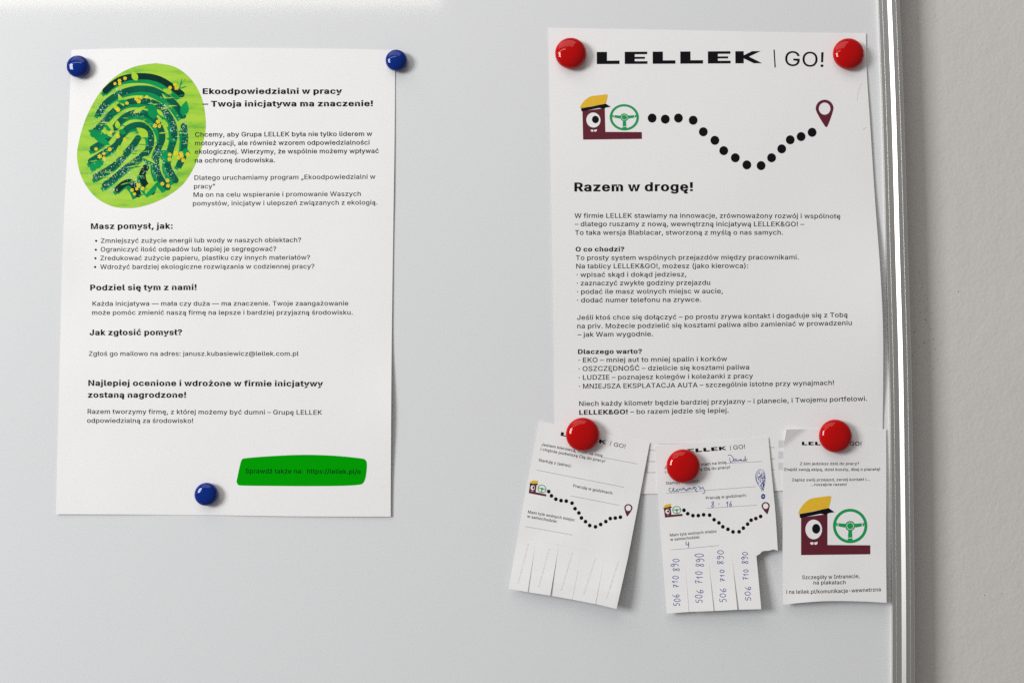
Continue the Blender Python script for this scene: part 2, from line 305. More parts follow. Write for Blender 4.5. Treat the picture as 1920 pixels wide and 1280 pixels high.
99: (396, [[207,-8,174,-5,144,3,117,16,93,35,72,58,56,85,44,116,37,150,34,187,37,225,44,260,56,291,72,318,93,341,117,360,144,374,174,382,207,384,260,377,305,356,340,322,362,277,303,262,295,281,278,304,252,321,231,328,184,328,163,321,145,310,118,278,108,258,98,212,98,163,102,139,118,97,145,66,163,55,184,49,207,46,243,52,271,66,292,89,304,117,363,102,341,56,306,21,261,-1]]),
100: (424, [[195,-8,165,-6,137,3,111,16,89,34,70,57,55,84,43,116,36,151,34,189,36,227,43,261,55,293,70,320,89,342,112,361,137,374,165,382,218,383,253,373,278,355,306,319,311,319,311,509,372,509,372,0,313,0,313,59,307,59,277,21,252,4,236,-3],[205,47,246,55,278,78,299,115,306,138,312,189,310,216,300,263,278,299,246,322,205,330,182,328,162,322,145,311,130,298,108,261,102,239,96,189,98,163,109,117,130,80,162,55,182,49]]),
101: (404, [[212,-8,177,-5,145,3,117,16,92,35,72,58,56,85,44,116,37,150,34,187,36,224,44,258,55,290,71,317,91,340,115,359,142,373,172,382,205,384,246,380,285,366,319,341,334,324,357,282,365,256,371,194,371,169,312,169,304,248,288,286,263,314,246,323,205,330,164,323,146,313,119,286,109,270,97,231,98,151,110,106,135,73,169,53,190,48,227,47,254,53,276,65,294,82,306,105,365,91,348,55,335,39,302,14,261,-3],[55,169,55,221,330,221,330,169]]),
102: (254, [[228,379,228,327,6,327,6,379],[81,0,81,432,87,470,107,499,120,510,152,525,187,530,238,523,243,521,227,468,195,474,164,468,154,460,143,435,142,0]]),
103: (425, [[207,-151,156,-146,114,-132,82,-110,51,-69,101,-41,131,-74,169,-93,207,-97,236,-95,261,-87,282,-75,298,-58,308,-34,311,-6,311,68,306,68,277,32,252,16,236,10,195,5,165,7,138,14,113,27,90,43,71,65,55,90,43,120,36,154,34,191,36,229,43,263,55,293,71,320,90,342,112,361,138,374,166,382,196,384,237,379,253,373,279,356,308,319,313,319,313,379,372,379,372,-9,370,-40,363,-67,350,-90,334,-109,314,-124,265,-144],[205,59,246,66,278,87,290,103,307,142,312,193,307,242,300,264,279,299,247,322,205,330,182,328,163,322,130,298,109,262,102,241,96,193,102,144,109,123,131,88,163,66]]),
104: (410, [[114,227,114,0,53,0,53,509,114,509,114,287,102,287,116,319,132,344,152,362,175,374,200,382,252,383,295,369,313,356,328,340,341,321,350,298,355,271,357,0,296,0,296,235,293,263,286,286,273,304,256,318,235,326,192,328,161,317,136,297,126,283,119,266]]),
105: (167, [[53,0,53,379,114,379,114,0],[84,443,73,444,54,455,47,463,41,483,47,504,54,512,73,522,84,524,95,522,114,512,125,494,126,483,121,463,114,455,105,448]]),
106: (167, [[53,379,114,379,112,-52,102,-90,80,-119,47,-137,27,-141,-10,-143,-10,-87,18,-85,31,-80,40,-72,51,-46],[83,443,72,444,53,455,47,463,41,483,47,504,53,512,72,522,83,524,95,522,114,512,125,494,126,483,125,472,114,455,105,448]]),
107: (381, [[110,137,110,212,121,212,284,379,360,379,184,199,177,199],[53,0,53,509,114,509,114,0],[294,0,148,186,191,229,372,0]]),
108: (189, [[139,-2,112,0,91,8,74,20,62,37,55,59,53,84,53,509,114,509,114,83,120,62,126,57,146,52,170,54,181,3]]),
109: (610, [[53,0,53,379,112,379,112,295,108,295,122,331,144,358,172,376,203,385,245,383,268,375,287,361,303,342,314,320,321,295,312,295,326,329,337,343,364,366,398,381,437,386,478,380,514,361,529,346,550,307,555,283,557,0,496,0,496,254,493,279,485,298,473,313,438,329,419,330,387,326,374,320,353,302,340,277,335,247,335,0,274,0,272,280,265,297,253,311,238,322,220,328,199,330,171,326,145,312,126,289,119,274,114,238,114,0]]),
110: (410, [[114,227,114,0,53,0,53,379,112,379,112,287,102,287,116,319,132,344,152,362,175,374,200,382,252,383,295,369,313,356,341,321,350,298,355,271,357,0,296,0,296,235,293,263,286,286,273,304,256,318,235,326,192,328,161,317,136,297,126,283,119,266]]),
111: (415, [[207,-8,174,-5,144,3,117,16,93,35,72,58,56,85,44,116,37,150,34,187,37,225,44,260,56,291,72,318,93,341,117,360,144,374,174,382,207,384,241,382,271,374,299,360,323,341,343,318,359,291,371,260,379,225,381,187,379,150,371,116,359,85,343,58,323,35,299,16,271,3,241,-5],[207,46,231,49,252,55,270,66,285,80,307,117,314,139,319,187,318,212,307,258,285,296,270,310,252,321,231,328,207,330,184,328,163,321,145,310,130,296,108,258,102,236,96,187,102,139,108,117,130,80,145,66,163,55,184,49]]),
112: (424, [[53,-143,53,379,112,379,112,319,118,319,147,355,171,373,188,379,229,384,259,382,287,374,313,361,335,342,354,320,370,293,381,261,388,227,390,189,388,151,381,116,370,84,355,57,336,34,313,16,288,3,260,-6,208,-7,173,4,147,21,118,59,114,59,114,-143],[220,47,242,49,262,55,294,80,316,117,323,139,328,189,327,215,316,261,295,298,262,322,243,328,220,330,178,322,147,299,125,263,114,216,113,189,114,162,125,115,147,78,179,55]]),
114: (259, [[53,0,53,379,112,379,112,321,115,321,137,354,171,377,191,383,243,384,243,322,207,326,174,321,146,306,126,284,119,269,114,237,114,0]]),
115: (365, [[182,-8,133,-3,112,3,76,24,50,54,36,94,94,107,101,87,111,72,124,60,141,52,181,45,227,53,244,62,258,74,265,88,266,115,254,136,229,150,118,180,92,192,72,208,58,227,50,249,47,274,49,295,55,314,79,347,115,370,137,378,187,384,234,379,271,363,299,339,318,308,324,290,268,277,254,304,228,325,210,331,166,331,147,326,119,305,111,292,109,277,115,253,124,243,152,229,261,200,287,187,306,171,320,153,328,131,331,107,329,85,323,65,312,47,281,18,236,-2]]),
116: (227, [[204,379,204,327,6,327,6,379],[65,471,126,471,127,83,136,61,144,55,170,50,202,54,213,2,168,-4,138,-1,113,7,92,21,77,41,68,64,65,93]]),
117: (410, [[182,-5,135,2,97,23,82,39,69,59,60,82,53,139,53,379,114,379,114,144,116,117,124,94,137,75,154,61,175,53,200,50,234,55,263,71,283,97,290,113,296,153,296,379,357,379,357,0,298,0,298,92,307,92,294,60,277,35,257,17,234,5,209,-3]]),
118: (389, [[163,0,17,379,84,379,173,132,206,21,184,21,216,132,305,379,371,379,226,0]]),
119: (567, [[137,0,22,379,87,379,169,80,252,379,316,379,397,80,480,379,544,379,429,0,368,0,284,300,198,0]]),
120: (379, [[21,0,153,193,28,379,100,379,190,240,281,379,351,379,227,192,358,0,287,0,190,144,91,0]]),
121: (389, [[47,-139,61,-86,94,-90,122,-81,138,-64,145,-51,163,-1,17,379,84,379,173,132,206,21,184,21,216,132,305,379,371,379,204,-58,187,-93,165,-119,153,-128,125,-141,82,-145]]),
122: (380, [[42,0,42,46,254,320,254,323,48,323,48,379,333,379,333,331,126,60,126,56,339,56,339,0]]),
183: (196, [[98,196,75,202,66,210,58,219,52,242,58,265,66,274,75,282,98,287,110,286,130,274,138,265,144,242,138,219,130,210,121,202]]),
243: (415, [[207,-8,174,-5,144,3,117,16,93,35,72,58,56,85,44,116,37,150,34,187,37,225,44,260,56,291,72,318,93,341,117,360,144,374,174,382,207,384,241,382,271,374,299,360,323,341,343,318,359,291,371,260,379,225,381,187,379,150,371,116,359,85,343,58,323,35,299,16,271,3,241,-5],[207,46,231,49,252,55,270,66,285,80,307,117,314,139,319,187,318,212,307,258,285,296,270,310,252,321,231,328,207,330,184,328,163,321,145,310,130,296,108,258,102,236,96,187,102,139,108,117,130,80,145,66,163,55,184,49],[181,429,228,529,297,529,231,429]]),
261: (389, [[160,-9,115,-3,94,5,76,15,48,45,38,63,32,84,30,108,36,146,53,174,64,184,92,200,143,214,247,229,265,235,271,240,276,255,272,285,260,307,240,322,227,327,196,331,163,327,137,316,118,301,100,274,41,291,64,331,79,346,114,368,133,375,173,383,208,384,239,379,271,369,300,350,322,320,330,301,337,251,337,0,277,0,277,52,272,52,252,25,229,8,199,-4],[170,45,211,51,228,59,254,80,263,93,274,122,276,190,241,178,147,163,122,153,103,139,93,118,92,105,93,93,102,72,130,52],[297,-145,277,-143,242,-128,229,-115,221,-99,219,-79,225,-48,245,-20,276,5,337,0,287,-43,282,-54,281,-75,287,-87,300,-93,320,-93,339,-86,357,-130,322,-143]]),
262: (510, [[267,-7,225,-3,186,7,150,25,119,49,92,79,70,115,53,157,44,203,40,254,44,305,53,352,70,393,92,429,119,459,150,484,186,501,225,512,267,516,293,514,340,504,362,496,402,471,435,438,448,418,459,397,473,348,408,348,389,395,357,428,315,449,267,456,237,453,209,445,184,432,161,414,141,391,125,364,113,332,106,295,103,254,106,213,113,177,125,145,141,117,161,94,184,76,210,63,237,56,284,54,315,60,357,81,380,102,397,128,408,160,473,160,467,135,448,91,420,53,402,38,363,13,341,5,293,-6],[239,558,287,659,355,659,290,558]]),
263: (396, [[207,-8,174,-5,144,3,117,16,93,35,72,58,56,85,44,116,37,150,34,187,37,225,44,260,56,291,72,318,93,341,117,360,144,374,174,382,207,384,260,377,305,356,340,322,362,277,303,262,295,281,278,304,252,321,231,328,184,328,163,321,145,310,118,278,108,258,98,212,98,163,102,139,118,97,145,66,163,55,184,49,207,46,243,52,271,66,292,89,304,117,363,102,341,56,306,21,261,-1],[181,429,228,529,297,529,231,429]]),
280: (419, [[60,0,60,509,372,509,372,452,125,452,125,286,355,286,355,229,125,229,125,57,375,57,375,0],[336,-148,316,-146,280,-131,268,-118,260,-102,257,-82,259,-66,273,-35,285,-20,318,7,376,0,347,-22,326,-45,321,-57,320,-78,326,-90,338,-96,359,-96,378,-88,396,-133,361,-146]]),
281: (404, [[212,-8,177,-5,145,3,117,16,92,35,72,58,56,85,44,116,37,150,34,187,36,224,44,258,55,290,71,317,91,340,115,359,142,373,172,382,205,384,246,380,285,366,319,341,334,324,357,282,365,256,371,194,371,169,312,169,304,248,288,286,263,314,246,323,205,330,164,323,146,313,119,286,109,270,97,231,98,151,110,106,135,73,169,53,190,48,227,47,254,53,276,65,294,82,306,105,365,91,348,55,335,39,302,14,261,-3],[299,-148,259,-141,243,-131,230,-118,222,-102,220,-82,223,-58,238,-25,269,17,365,91,342,38,290,-39,281,-70,288,-90,301,-96,322,-96,341,-88,358,-133,323,-146],[55,169,55,221,330,221,330,169]]),
322: (207, [[151,-2,124,0,102,8,85,20,73,37,66,59,64,84,64,509,125,509,126,83,131,62,137,57,157,52,181,54,192,3],[6,225,6,280,183,382,183,328]]),
324: (410, [[114,227,114,0,53,0,53,379,112,379,112,287,102,287,116,319,132,344,152,362,175,374,200,382,252,383,295,369,313,356,341,321,350,298,355,271,357,0,296,0,296,235,293,263,286,286,273,304,256,318,235,326,192,328,161,317,136,297,126,283,119,266],[178,429,226,529,294,529,228,429]]),
346: (447, [[224,-9,156,-1,128,9,102,23,81,40,64,60,51,83,42,109,38,137,104,137,114,102,136,76,166,59,204,50,246,50,286,60,317,79,338,106,344,122,344,154,340,168,322,189,280,211,145,253,112,269,86,289,67,313,56,341,52,372,54,400,62,425,75,448,92,468,113,484,138,498,165,508,227,516,289,508,316,498,340,484,360,468,377,449,390,427,398,403,401,378,337,378,332,402,320,421,302,437,280,449,254,456,204,457,167,448,152,440,129,418,117,391,115,376,122,345,142,324,169,308,295,270,328,256,359,238,372,226,395,198,402,180,408,139,406,112,399,87,386,64,370,43,349,25,323,11,294,0,261,-7],[196,558,244,659,312,659,246,558]]),
347: (365, [[182,-8,133,-3,112,3,76,24,50,54,36,94,94,107,101,87,111,72,124,60,141,52,181,45,227,53,244,62,258,74,265,88,266,115,254,136,229,150,118,180,92,192,72,208,58,227,50,249,47,274,49,295,55,314,79,347,115,370,137,378,187,384,234,379,271,363,299,339,318,308,324,290,268,277,254,304,228,325,210,331,166,331,147,326,119,305,111,292,109,277,115,253,124,243,152,229,261,200,287,187,306,171,320,153,328,131,331,107,329,85,323,65,312,47,281,18,236,-2],[159,429,207,529,276,529,210,429]]),
378: (380, [[42,0,42,46,254,320,254,323,48,323,48,379,333,379,333,331,126,60,126,56,339,56,339,0],[160,429,208,529,276,529,210,429]]),
380: (380, [[42,0,42,46,254,320,254,323,48,323,48,379,333,379,333,331,126,60,126,56,339,56,339,0],[187,443,176,444,157,455,150,463,144,483,150,504,157,512,176,522,187,524,198,522,217,512,224,504,229,483,224,463,217,455,208,448]]),
8211: (350, [[350,244,350,188,0,188,0,244]]),
8212: (699, [[699,244,699,188,0,188,0,244]]),
8221: (300, [[52,318,82,509,151,509,98,318],[175,318,205,509,274,509,222,318]]),
8222: (287, [[38,-119,68,71,138,71,85,-119],[161,-119,192,71,261,71,208,-119]]),
8230: (588, [[98,-4,75,1,66,9,58,18,52,41,58,64,66,73,75,81,98,87,110,85,130,73,138,64,144,41,138,18,130,9,121,1],[294,-4,282,-3,262,9,254,18,248,41,254,64,262,73,271,81,294,87,306,85,326,73,334,64,340,41,334,18,326,9,317,1],[490,-4,478,-3,458,9,451,18,445,41,451,64,458,73,468,81,490,87,513,81,523,73,535,53,536,41,535,29,523,9,513,1]]),
}

def _inside(p, l):
    c = False; n = len(l)
    for i in range(n):
        (x0, y0), (x1, y1) = l[i], l[(i + 1) % n]
        if (y0 > p[1]) != (y1 > p[1]) and p[0] < (x1 - x0) * (p[1] - y0) / (y1 - y0) + x0: c = not c
    return c
def _grow(l, d, fy=1.0):
    """move a loop outwards by d (inwards when d is negative)"""
    n = len(l); A = sum(l[i][0] * l[(i+1) % n][1] - l[(i+1) % n][0] * l[i][1] for i in range(n))
    sg = 1 if A > 0 else -1; out = []
    for i in range(n):
        (ax, ay), (bx, by), (cx, cy) = l[i-1], l[i], l[(i+1) % n]
        ux, uy = bx - ax, by - ay; vx, vy = cx - bx, cy - by
        lu = math.hypot(ux, uy) or 1; lv = math.hypot(vx, vy) or 1
        n1 = (uy / lu * sg, -ux / lu * sg); n2 = (vy / lv * sg, -vx / lv * sg)
        mx, my = n1[0] + n2[0], n1[1] + n2[1]; q = mx * mx + my * my
        k = 2.0 / max(q, 0.9)
        out.append((bx + mx * k * d, by + my * k * d * fy))
    return out
def _glyphs(src, d, fy=1.0):
    out = {}
    for code, (adv, loops) in src.items():
        loops = [[(float(l[i]), float(l[i+1])) for i in range(0, len(l), 2)] for l in loops]
        if d > 20 and len(loops) > 1:       # keep dots and accents clear of the heavier stems
            low = min(min(y for x, y in l) for l in loops)
            for l in loops:
                b_ = min(y for x, y in l)
                if b_ > 395: l[:] = [(x, y + 1.4 * d * fy) for x, y in l]
                elif chr(code) in '!?' and b_ > low + 60: l[:] = [(x, y + (1.5 * d * fy if y < 250 else 0)) for x, y in l]
        loops = [[p for k, p in enumerate(l) if math.dist(p, l[k-1]) > 6.5] for l in loops]
        outer = []; holes = []
        for i, l in enumerate(loops):
            (holes if any(j != i and all(_inside(p, m_) and _inside(((p[0]+q_[0])/2, (p[1]+q_[1])/2), m_) for p, q_ in zip(l, l[1:])) for j, m_ in enumerate(loops)) else outer).append(l)
        pts = []; tris = []
        for o_ in outer:
            hs = [h for h in holes if _inside(h[0], o_)]
            grp = [_grow(o_, d, fy)] + [_grow(h, -d, fy) for h in hs]
            n0 = len(pts); tt = tessellate_polygon([[Vector((x, y, 0)) for x, y in l] for l in grp])
            pts += [(x / 1000.0, y / 1000.0) for l in grp for x, y in l]
            tris += [(n0 + a, n0 + b, n0 + c) for a, b, c in tt]
        out[chr(code)] = ((adv + 1.75 * d) / 1000.0, pts, tris)
    return out
GLYPH = {'R': _glyphs(OUTLINE_REGULAR, 11.0, 0.7), 'B': _glyphs(OUTLINE_REGULAR, 36.0, 0.55), 'T': _glyphs(OUTLINE_REGULAR, 1.0)}
class Print:
    def __init__(s, hf, eps=0.07): s.hf = hf; s.eps = eps; s.v = []; s.f = []; s.mi = []; s.m = []
    def _m(s, m):
        if m not in s.m: s.m.append(m)
        return s.m.index(m)
    def tri(s, pts, tris, m, eps=0.0, lim=10.0):
        pts = list(pts); mi = s._m(m); todo = [tuple(t) for t in tris]; done = []; cache = {}
        while todo:
            a, b, c = todo.pop()
            e = [(math.dist(pts[a], pts[b]), a, b, c), (math.dist(pts[b], pts[c]), b, c, a), (math.dist(pts[c], pts[a]), c, a, b)]
            L, p, q, r = max(e)
            if L <= lim: done.append((a, b, c)); continue
            k = (min(p, q), max(p, q))
            if k not in cache:
                pts.append(((pts[p][0]+pts[q][0])/2, (pts[p][1]+pts[q][1])/2)); cache[k] = len(pts) - 1
            n = cache[k]; todo += [(p, n, r), (n, q, r)]
        b0 = len(s.v)
        for (x, y) in pts: s.v.append(at(x, y, s.hf(x, y) + s.eps + eps))
        for (a, b, c) in done:
            A, B_, C_ = pts[a], pts[b], pts[c]
            cr = (B_[0]-A[0])*(C_[1]-A[1]) - (B_[1]-A[1])*(C_[0]-A[0])
            if abs(cr) < 1e-7: continue
            s.f.append((b0+a, b0+c, b0+b) if cr > 0 else (b0+a, b0+b, b0+c)); s.mi.append(mi)
    def poly(s, pts, m, eps=0.0, lim=10.0):
        s.tri(pts, tessellate_polygon([[Vector((x, y, 0)) for x, y in pts]]), m, eps, lim)
    def disc(s, c, rx, ry, m, eps=0.0, n=24):
        s.poly([(c[0] + rx * math.cos(2*math.pi*k/n), c[1] + ry * math.sin(2*math.pi*k/n)) for k in range(n)], m, eps)
    def strip(s, A, B, m, eps=0.0):
        n = len(A); pts = list(A) + list(B); t = []
        for i in range(n - 1): t += [(i, i+1, n+i), (i+1, n+i+1, n+i)]
        s.tri(pts, t, m, eps)
    def stroke(s, pts, w, m, eps=0.0, cap=False, w2=None):
        n = len(pts); A = []; B = []
        for i in range(n):
            p, q = pts[max(0, i-1)], pts[min(n-1, i+1)]
            dx, dy = q[0]-p[0], q[1]-p[1]; L = math.hypot(dx, dy) or 1
            ww = w if w2 is None else w + (w2 - w) * i / (n - 1)
            ox, oy = -dy / L * ww / 2, dx / L * ww / 2
            A.append((pts[i][0]+ox, pts[i][1]+oy)); B.append((pts[i][0]-ox, pts[i][1]-oy))
        s.strip(A, B, m, eps)
        if cap:
            for e, ww in ((pts[0], w), (pts[-1], w if w2 is None else w2)): s.disc(e, ww/2, ww/2, m, eps + 0.004, 16)
    def build(s, name, parent, label=None):
        o = link(name, s.v, s.f, s.m, parent, s.mi)
        if label: o['label'] = label
        s.v = []; s.f = []; s.mi = []; s.m = []
        return o
    # text: A, B are the ends of the base line in the photograph, cap the capital height
    def text(s, body, A, B, cap, m, bold=0.0, sag=0.0, space=1.0):
        G = GLYPH['B' if bold > 0.01 else 'T' if bold < -0.008 else 'R']; vs = []; ts = []; pen = 0.0
        for ch in body:
            if ch == ' ': pen += 0.188; continue
            adv, pp, tt = G.get(ch) or GLYPH['R'][ch]
            n0 = len(vs)
            vs += [(pen + x, y) for x, y in pp]; ts += [(n0+a_, n0+b_, n0+c_) for a_, b_, c_ in tt]
            pen += adv
        x0 = min(v[0] for v in vs); x1 = max(v[0] for v in vs)
        dx, dy = B[0]-A[0], B[1]-A[1]; L = math.hypot(dx, dy); nx, ny = dy / L, -dx / L
        sy = cap / (0.543 if bold > 0.01 else 0.5087)
        pts = []
        for (x, y) in vs:
            u = (x - x0) / (x1 - x0)
            g = sag * 4 * u * (1 - u)
            pts.append((A[0] + dx*u + nx*(y*sy - g), A[1] + dy*u + ny*(y*sy - g)))
        s.tri(pts, ts, m)
    def dotted(s, A, B, m, pitch=1.9, w=0.8):
        L = math.dist(A, B); n = int(L / pitch)
        for k in range(n):
            a = k / n; b = a + 0.55 / n
            p = (A[0]+(B[0]-A[0])*a, A[1]+(B[1]-A[1])*a); q = (A[0]+(B[0]-A[0])*b, A[1]+(B[1]-A[1])*b)
            s.stroke([p, q], w, m)

LOGO = {  # heavy extended capitals in a unit box, y up
    'L': [[(0,0),(1,0),(1,.28),(.45,.28),(.45,1),(0,1)]],
    'E': [[(0,0),(1,0),(1,.22),(.44,.22),(.44,.41),(.89,.41),(.89,.58),(.44,.58),(.44,.79),(.99,.79),(.99,1),(0,1)]],
    'K': [[(0,0),(.37,0),(.37,.40),(.82,0),(1.18,0),(.60,.55),(1.12,1),(.74,1),(.37,.66),(.37,1),(0,1)]],
}
def logo(P, A, B, cap, m, par=None):
    """LELLEK from A to B along the base line"""
    dx, dy = B[0]-A[0], B[1]-A[1]; L = math.hypot(dx, dy); nx, ny = dy / L, -dx / L
    starts = [0, .169, .338, .505, .672, .838]; wd = .1375
    for ch, st in zip('LELLEK', starts):
        for poly in LOGO[ch]:
            P.poly([(A[0] + dx*(st + x*wd) + nx*y*cap, A[1] + dy*(st + x*wd) + ny*y*cap) for x, y in poly], m)
        if par is not None: P.build('logo_letter', par)

def emblem(parent, hf, A, B, Cc):
    """letter L with a driver's cap and a steering wheel; A, B, C = its corner, foot end, top left"""
    def T(p):
        s = (p[0] - 277) / 693.0; t = (693 - p[1] - (p[0]-277)*8/693) / 375.0
        return (A[0] + (B[0]-A[0])*s + (Cc[0]-A[0])*t, A[1] + (B[1]-A[1])*s + (Cc[1]-A[1])*t)
    sc = math.dist(A, B) / 693.0
    def ell(cx, cy, rx, ry, n=40): return [T((cx + rx*math.cos(2*math.pi*k/n), cy + ry*math.sin(2*math.pi*k/n))) for k in range(n)]
    P = Print(hf); P.poly([T(p) for p in [(277,693),(970,685),(970,595),(541,592),(541,283),(277,318)]], M['maroon'])
    P.build('letter_figure', parent)
    P = Print(hf, 0.10); P.poly(ell(404,437,83,98), M['white']); P.poly(ell(428,430,41,49), M['ink'], 0.03); P.build('eye', parent)
    P = Print(hf, 0.10)
    for q in ([(367,568),(384,563),(403,567),(400,586),(385,591),(371,582)], [(410,566),(430,563),(443,560),(440,580),(425,591),(411,587)]):
        P.poly([T(p) for p in q], M['white'])
    P.build('teeth', parent)
    P = Print(hf, 0.12)
    P.poly([T(p) for p in [(248,277),(262,240),(285,205),(320,165),(360,135),(400,122),(480,112),(560,101),(580,108),(570,165),(553,224),(262,282)]], M['yellow'])
    P.poly([T(p) for p in [(262,283),(400,258),(553,223),(612,265),(560,272),(520,290),(490,283),(470,280),(275,322),(264,318)]], M['ink'], 0.03)
    P.build('cap', parent)
    P = Print(hf, 0.08); n = 48; c = (768, 402)
    ring = lambda r: [T((c[0] + r*math.cos(2*math.pi*k/n), c[1] + r*math.sin(2*math.pi*k/n))) for k in range(n + 1)]
    P.strip(ring(172), ring(143), M['wheel'])
    P.strip(ring(50), ring(37), M['wheel'], 0.02); P.poly(ring(31)[:-1], M['wheel'], 0.02)
    for q in ([(626,372),(722,380),(715,418),(630,402)], [(910,372),(814,380),(821,418),(906,402)], [(750,446),(786,446),(792,548),(744,548)]):
        P.poly([T(p) for p in q], M['wheel'], 0.01)
    for a, b in (((648,366),(648,408)), ((888,366),(888,408)), ((744,522),(792,522))):
        P.stroke([T(a), T(b)], 6 * sc, M['white'], 0.04)
    P.build('steering_wheel', parent)

def pin(parent, hf, c, r, tip, hole):
    P = Print(hf); ax = (tip[0]-c[0], tip[1]-c[1]); L = math.hypot(*ax); d = (ax[0]/L, ax[1]/L); n_ = (-d[1], d[0])
    prof = []
    for k in range(21):
        a = math.pi * k / 20
        prof.append((-r*math.cos(a)*1.0, r*math.sin(a)))
    half = [(-r*math.cos(math.pi*k/2/12), r*math.sin(math.pi*k/2/12)) for k in range(13)]
    side = spl([half[-1], (0.42*r, r*0.88), (L*0.62, r*0.50), (L*0.86, r*0.24), (L*0.97, r*0.13)], 6)
    h = half + side[1:] + [(L*1.0, 0.0)]
    full = [(a, b) for a, b in h] + [(a, -b) for a, b in reversed(h[1:-1])]
    P.poly([(c[0]+d[0]*a+n_[0]*b, c[1]+d[1]*a+n_[1]*b) for a, b in full], M['maroon'])
    P.disc(c, hole, hole*1.05, M['white'], 0.03)
    P.build('map_pin', parent)

def dots(parent, hf, pts, r):
    P = Print(hf)
    for p in pts: P.disc(p, r, r*1.03, M['ink']); P.build('route_dot', parent)

# handwriting: digits in a unit box, y up
DIG = {
 '0': [[(.5,1),(.15,.75),(.1,.35),(.4,0),(.8,.2),(.9,.65),(.6,.98),(.42,.95)]],
 '1': [[(.15,.62),(.6,1)], [(.6,1),(.5,0)]],
 '4': [[(.15,1),(.1,.5),(.35,.38),(.75,.5)], [(.75,.95),(.8,.4),(.75,-.05)]],
 '5': [[(.95,1),(.3,.97),(.25,.58),(.6,.62),(.85,.35),(.6,.02),(.1,.08)]],
 '6': [[(.75,1),(.3,.65),(.12,.25),(.4,0),(.8,.15),(.75,.42),(.4,.42),(.2,.25)]],
 '7': [[(.0,.88),(.45,.95),(.85,1),(.55,.5),(.35,0)], [(.15,.45),(.85,.55)]],
 '8': [[(.8,.9),(.45,1),(.2,.8),(.5,.52),(.8,.2),(.45,0),(.15,.2),(.5,.5),(.8,.78),(.75,.95)]],
 '9': [[(.8,.75),(.45,1),(.12,.78),(.4,.52),(.78,.72),(.8,.4),(.55,.02),(.2,.05)]],
 '-': [[(0,.5),(1,.55)]],
}
def hand(P, word, org, xv, yv, w=1.15, jit=0.05):
    """word from org, xv = vector over the whole word, yv = digit height"""
    n = len(word)
    for i, ch in enumerate(word):
        k = 1 + random.uniform(-.1, .1); j = random.uniform(-jit, jit)
        for st in DIG[ch]:
            pts = [((i + .08 + .78 * (x + random.uniform(-.03, .03))) / n, (y * k + j + random.uniform(-.02, .02))) for x, y in st]
            pts = [(org[0] + xv[0]*a + yv[0]*b, org[1] + xv[1]*a + yv[1]*b) for a, b in pts]
            P.stroke(spl(pts, 5), w, M['pen'])

# ================================================================== the setting
def box(x0, x1, y0, y1, z0, z1):
    v = [(x, y, z) for x in (x0, x1) for y in (y0, y1) for z in (z0, z1)]
    f = [(0,1,3,2),(4,6,7,5),(0,4,5,1),(2,3,7,6),(0,2,6,4),(1,5,7,3)]
    return v, f
v, f = box(-2.6, 1.9, 0.019, 0.12, -1.4, 1.5)
wall = link('wall', v, f, [M['wall']]); wall['kind'] = 'structure'
wall['label'] = 'warm grey plastered wall with fine orange-peel texture'

board = empty('whiteboard', (0, 0.006, 0), 'glossy white magnetic board with ribbed aluminium frame, fixed to the plaster wall', 'whiteboard')
EDGE = [(0, 1645), (213, 1653.2), (500, 1660.8), (713, 1666.4), (1067, 1670.8), (1280, 1671.4)]
ep = spl([(y, x) for y, x in EDGE], 4)
path = [at(x, y, 0) for y, x in ep]; path = [(p.x, p.z) for p in path]
s0 = (path[0][0]-path[1][0]) / (path[0][1]-path[1][1]); s1 = -0.002
ztop, zbot = 0.62, -0.52
path = [(path[0][0] + 0.01*(ztop-path[0][1]), ztop)] + path + [(path[-1][0], zbot)]
XR = lambda z: next((a[0] + (b[0]-a[0])*(z-a[1])/(b[1]-a[1]) for a, b in zip(path, path[1:]) if b[1] <= z <= a[1]), path[-1][0])
XL = -1.25
pl = [(x + .0008, z) for x, z in path] + [(XL - .0008, zbot), (XL - .0008, ztop)]; n = len(pl)
v = [(x, 0.0, z) for x, z in pl] + [(x, 0.012, z) for x, z in pl]
f = [tuple(range(n)), tuple(reversed(range(n, 2*n)))] + [(k, k+n, (k+1) % n + n, (k+1) % n) for k in range(n)]
surf = link('board_surface', v, f, [M['board']], board)
# ribbed aluminium profile: (across from the inner edge, proud of the board) in mm
PROF = [(0,-1),(0,3.6),(.25,3.9),(3.3,3.9),(3.42,4.12),(3.62,4.16),(3.74,3.9),(7.9,3.9),(8.1,3.95),(11.5,5.75),(11.75,5.6),(11.95,5.0),(15.5,5.0),(15.62,5.22),(15.84,5.26),(15.95,5.0),(18.9,4.7),(19.4,4.1),(19.6,-19),(1,-19)]
def rail(pts2, name):
    """pts2: list of (origin xz, outward xz) along the rail"""
    vs = []; fs = []; n = len(PROF)
    for (o, d) in pts2:
        for a, b in PROF: vs.append((o[0] + d[0]*a*.001, -b*.001, o[1] + d[1]*a*.001))
    for i in range(len(pts2) - 1):
        for k in range(n):
            a, b = i*n + k, i*n + (k+1) % n
            fs.append((a, b, b + n, a + n))
    fs.append(tuple(range(n))); fs.append(tuple(reversed(range((len(pts2)-1)*n, len(pts2)*n))))
    return link(name, vs, fs, [M['alu']], board)
rail([((x, z), (1, 0)) for x, z in path], 'frame_rail')
rail([((XL, z), (-1, 0)) for z in (zbot, ztop)], 'frame_rail')
xr0, xr1 = path[0][0], path[-1][0]
rail([((x, ztop), (0, 1)) for x in (XL, xr0)], 'frame_rail')
rail([((x, zbot), (0, -1)) for x in (XL, xr1)], 'frame_rail')
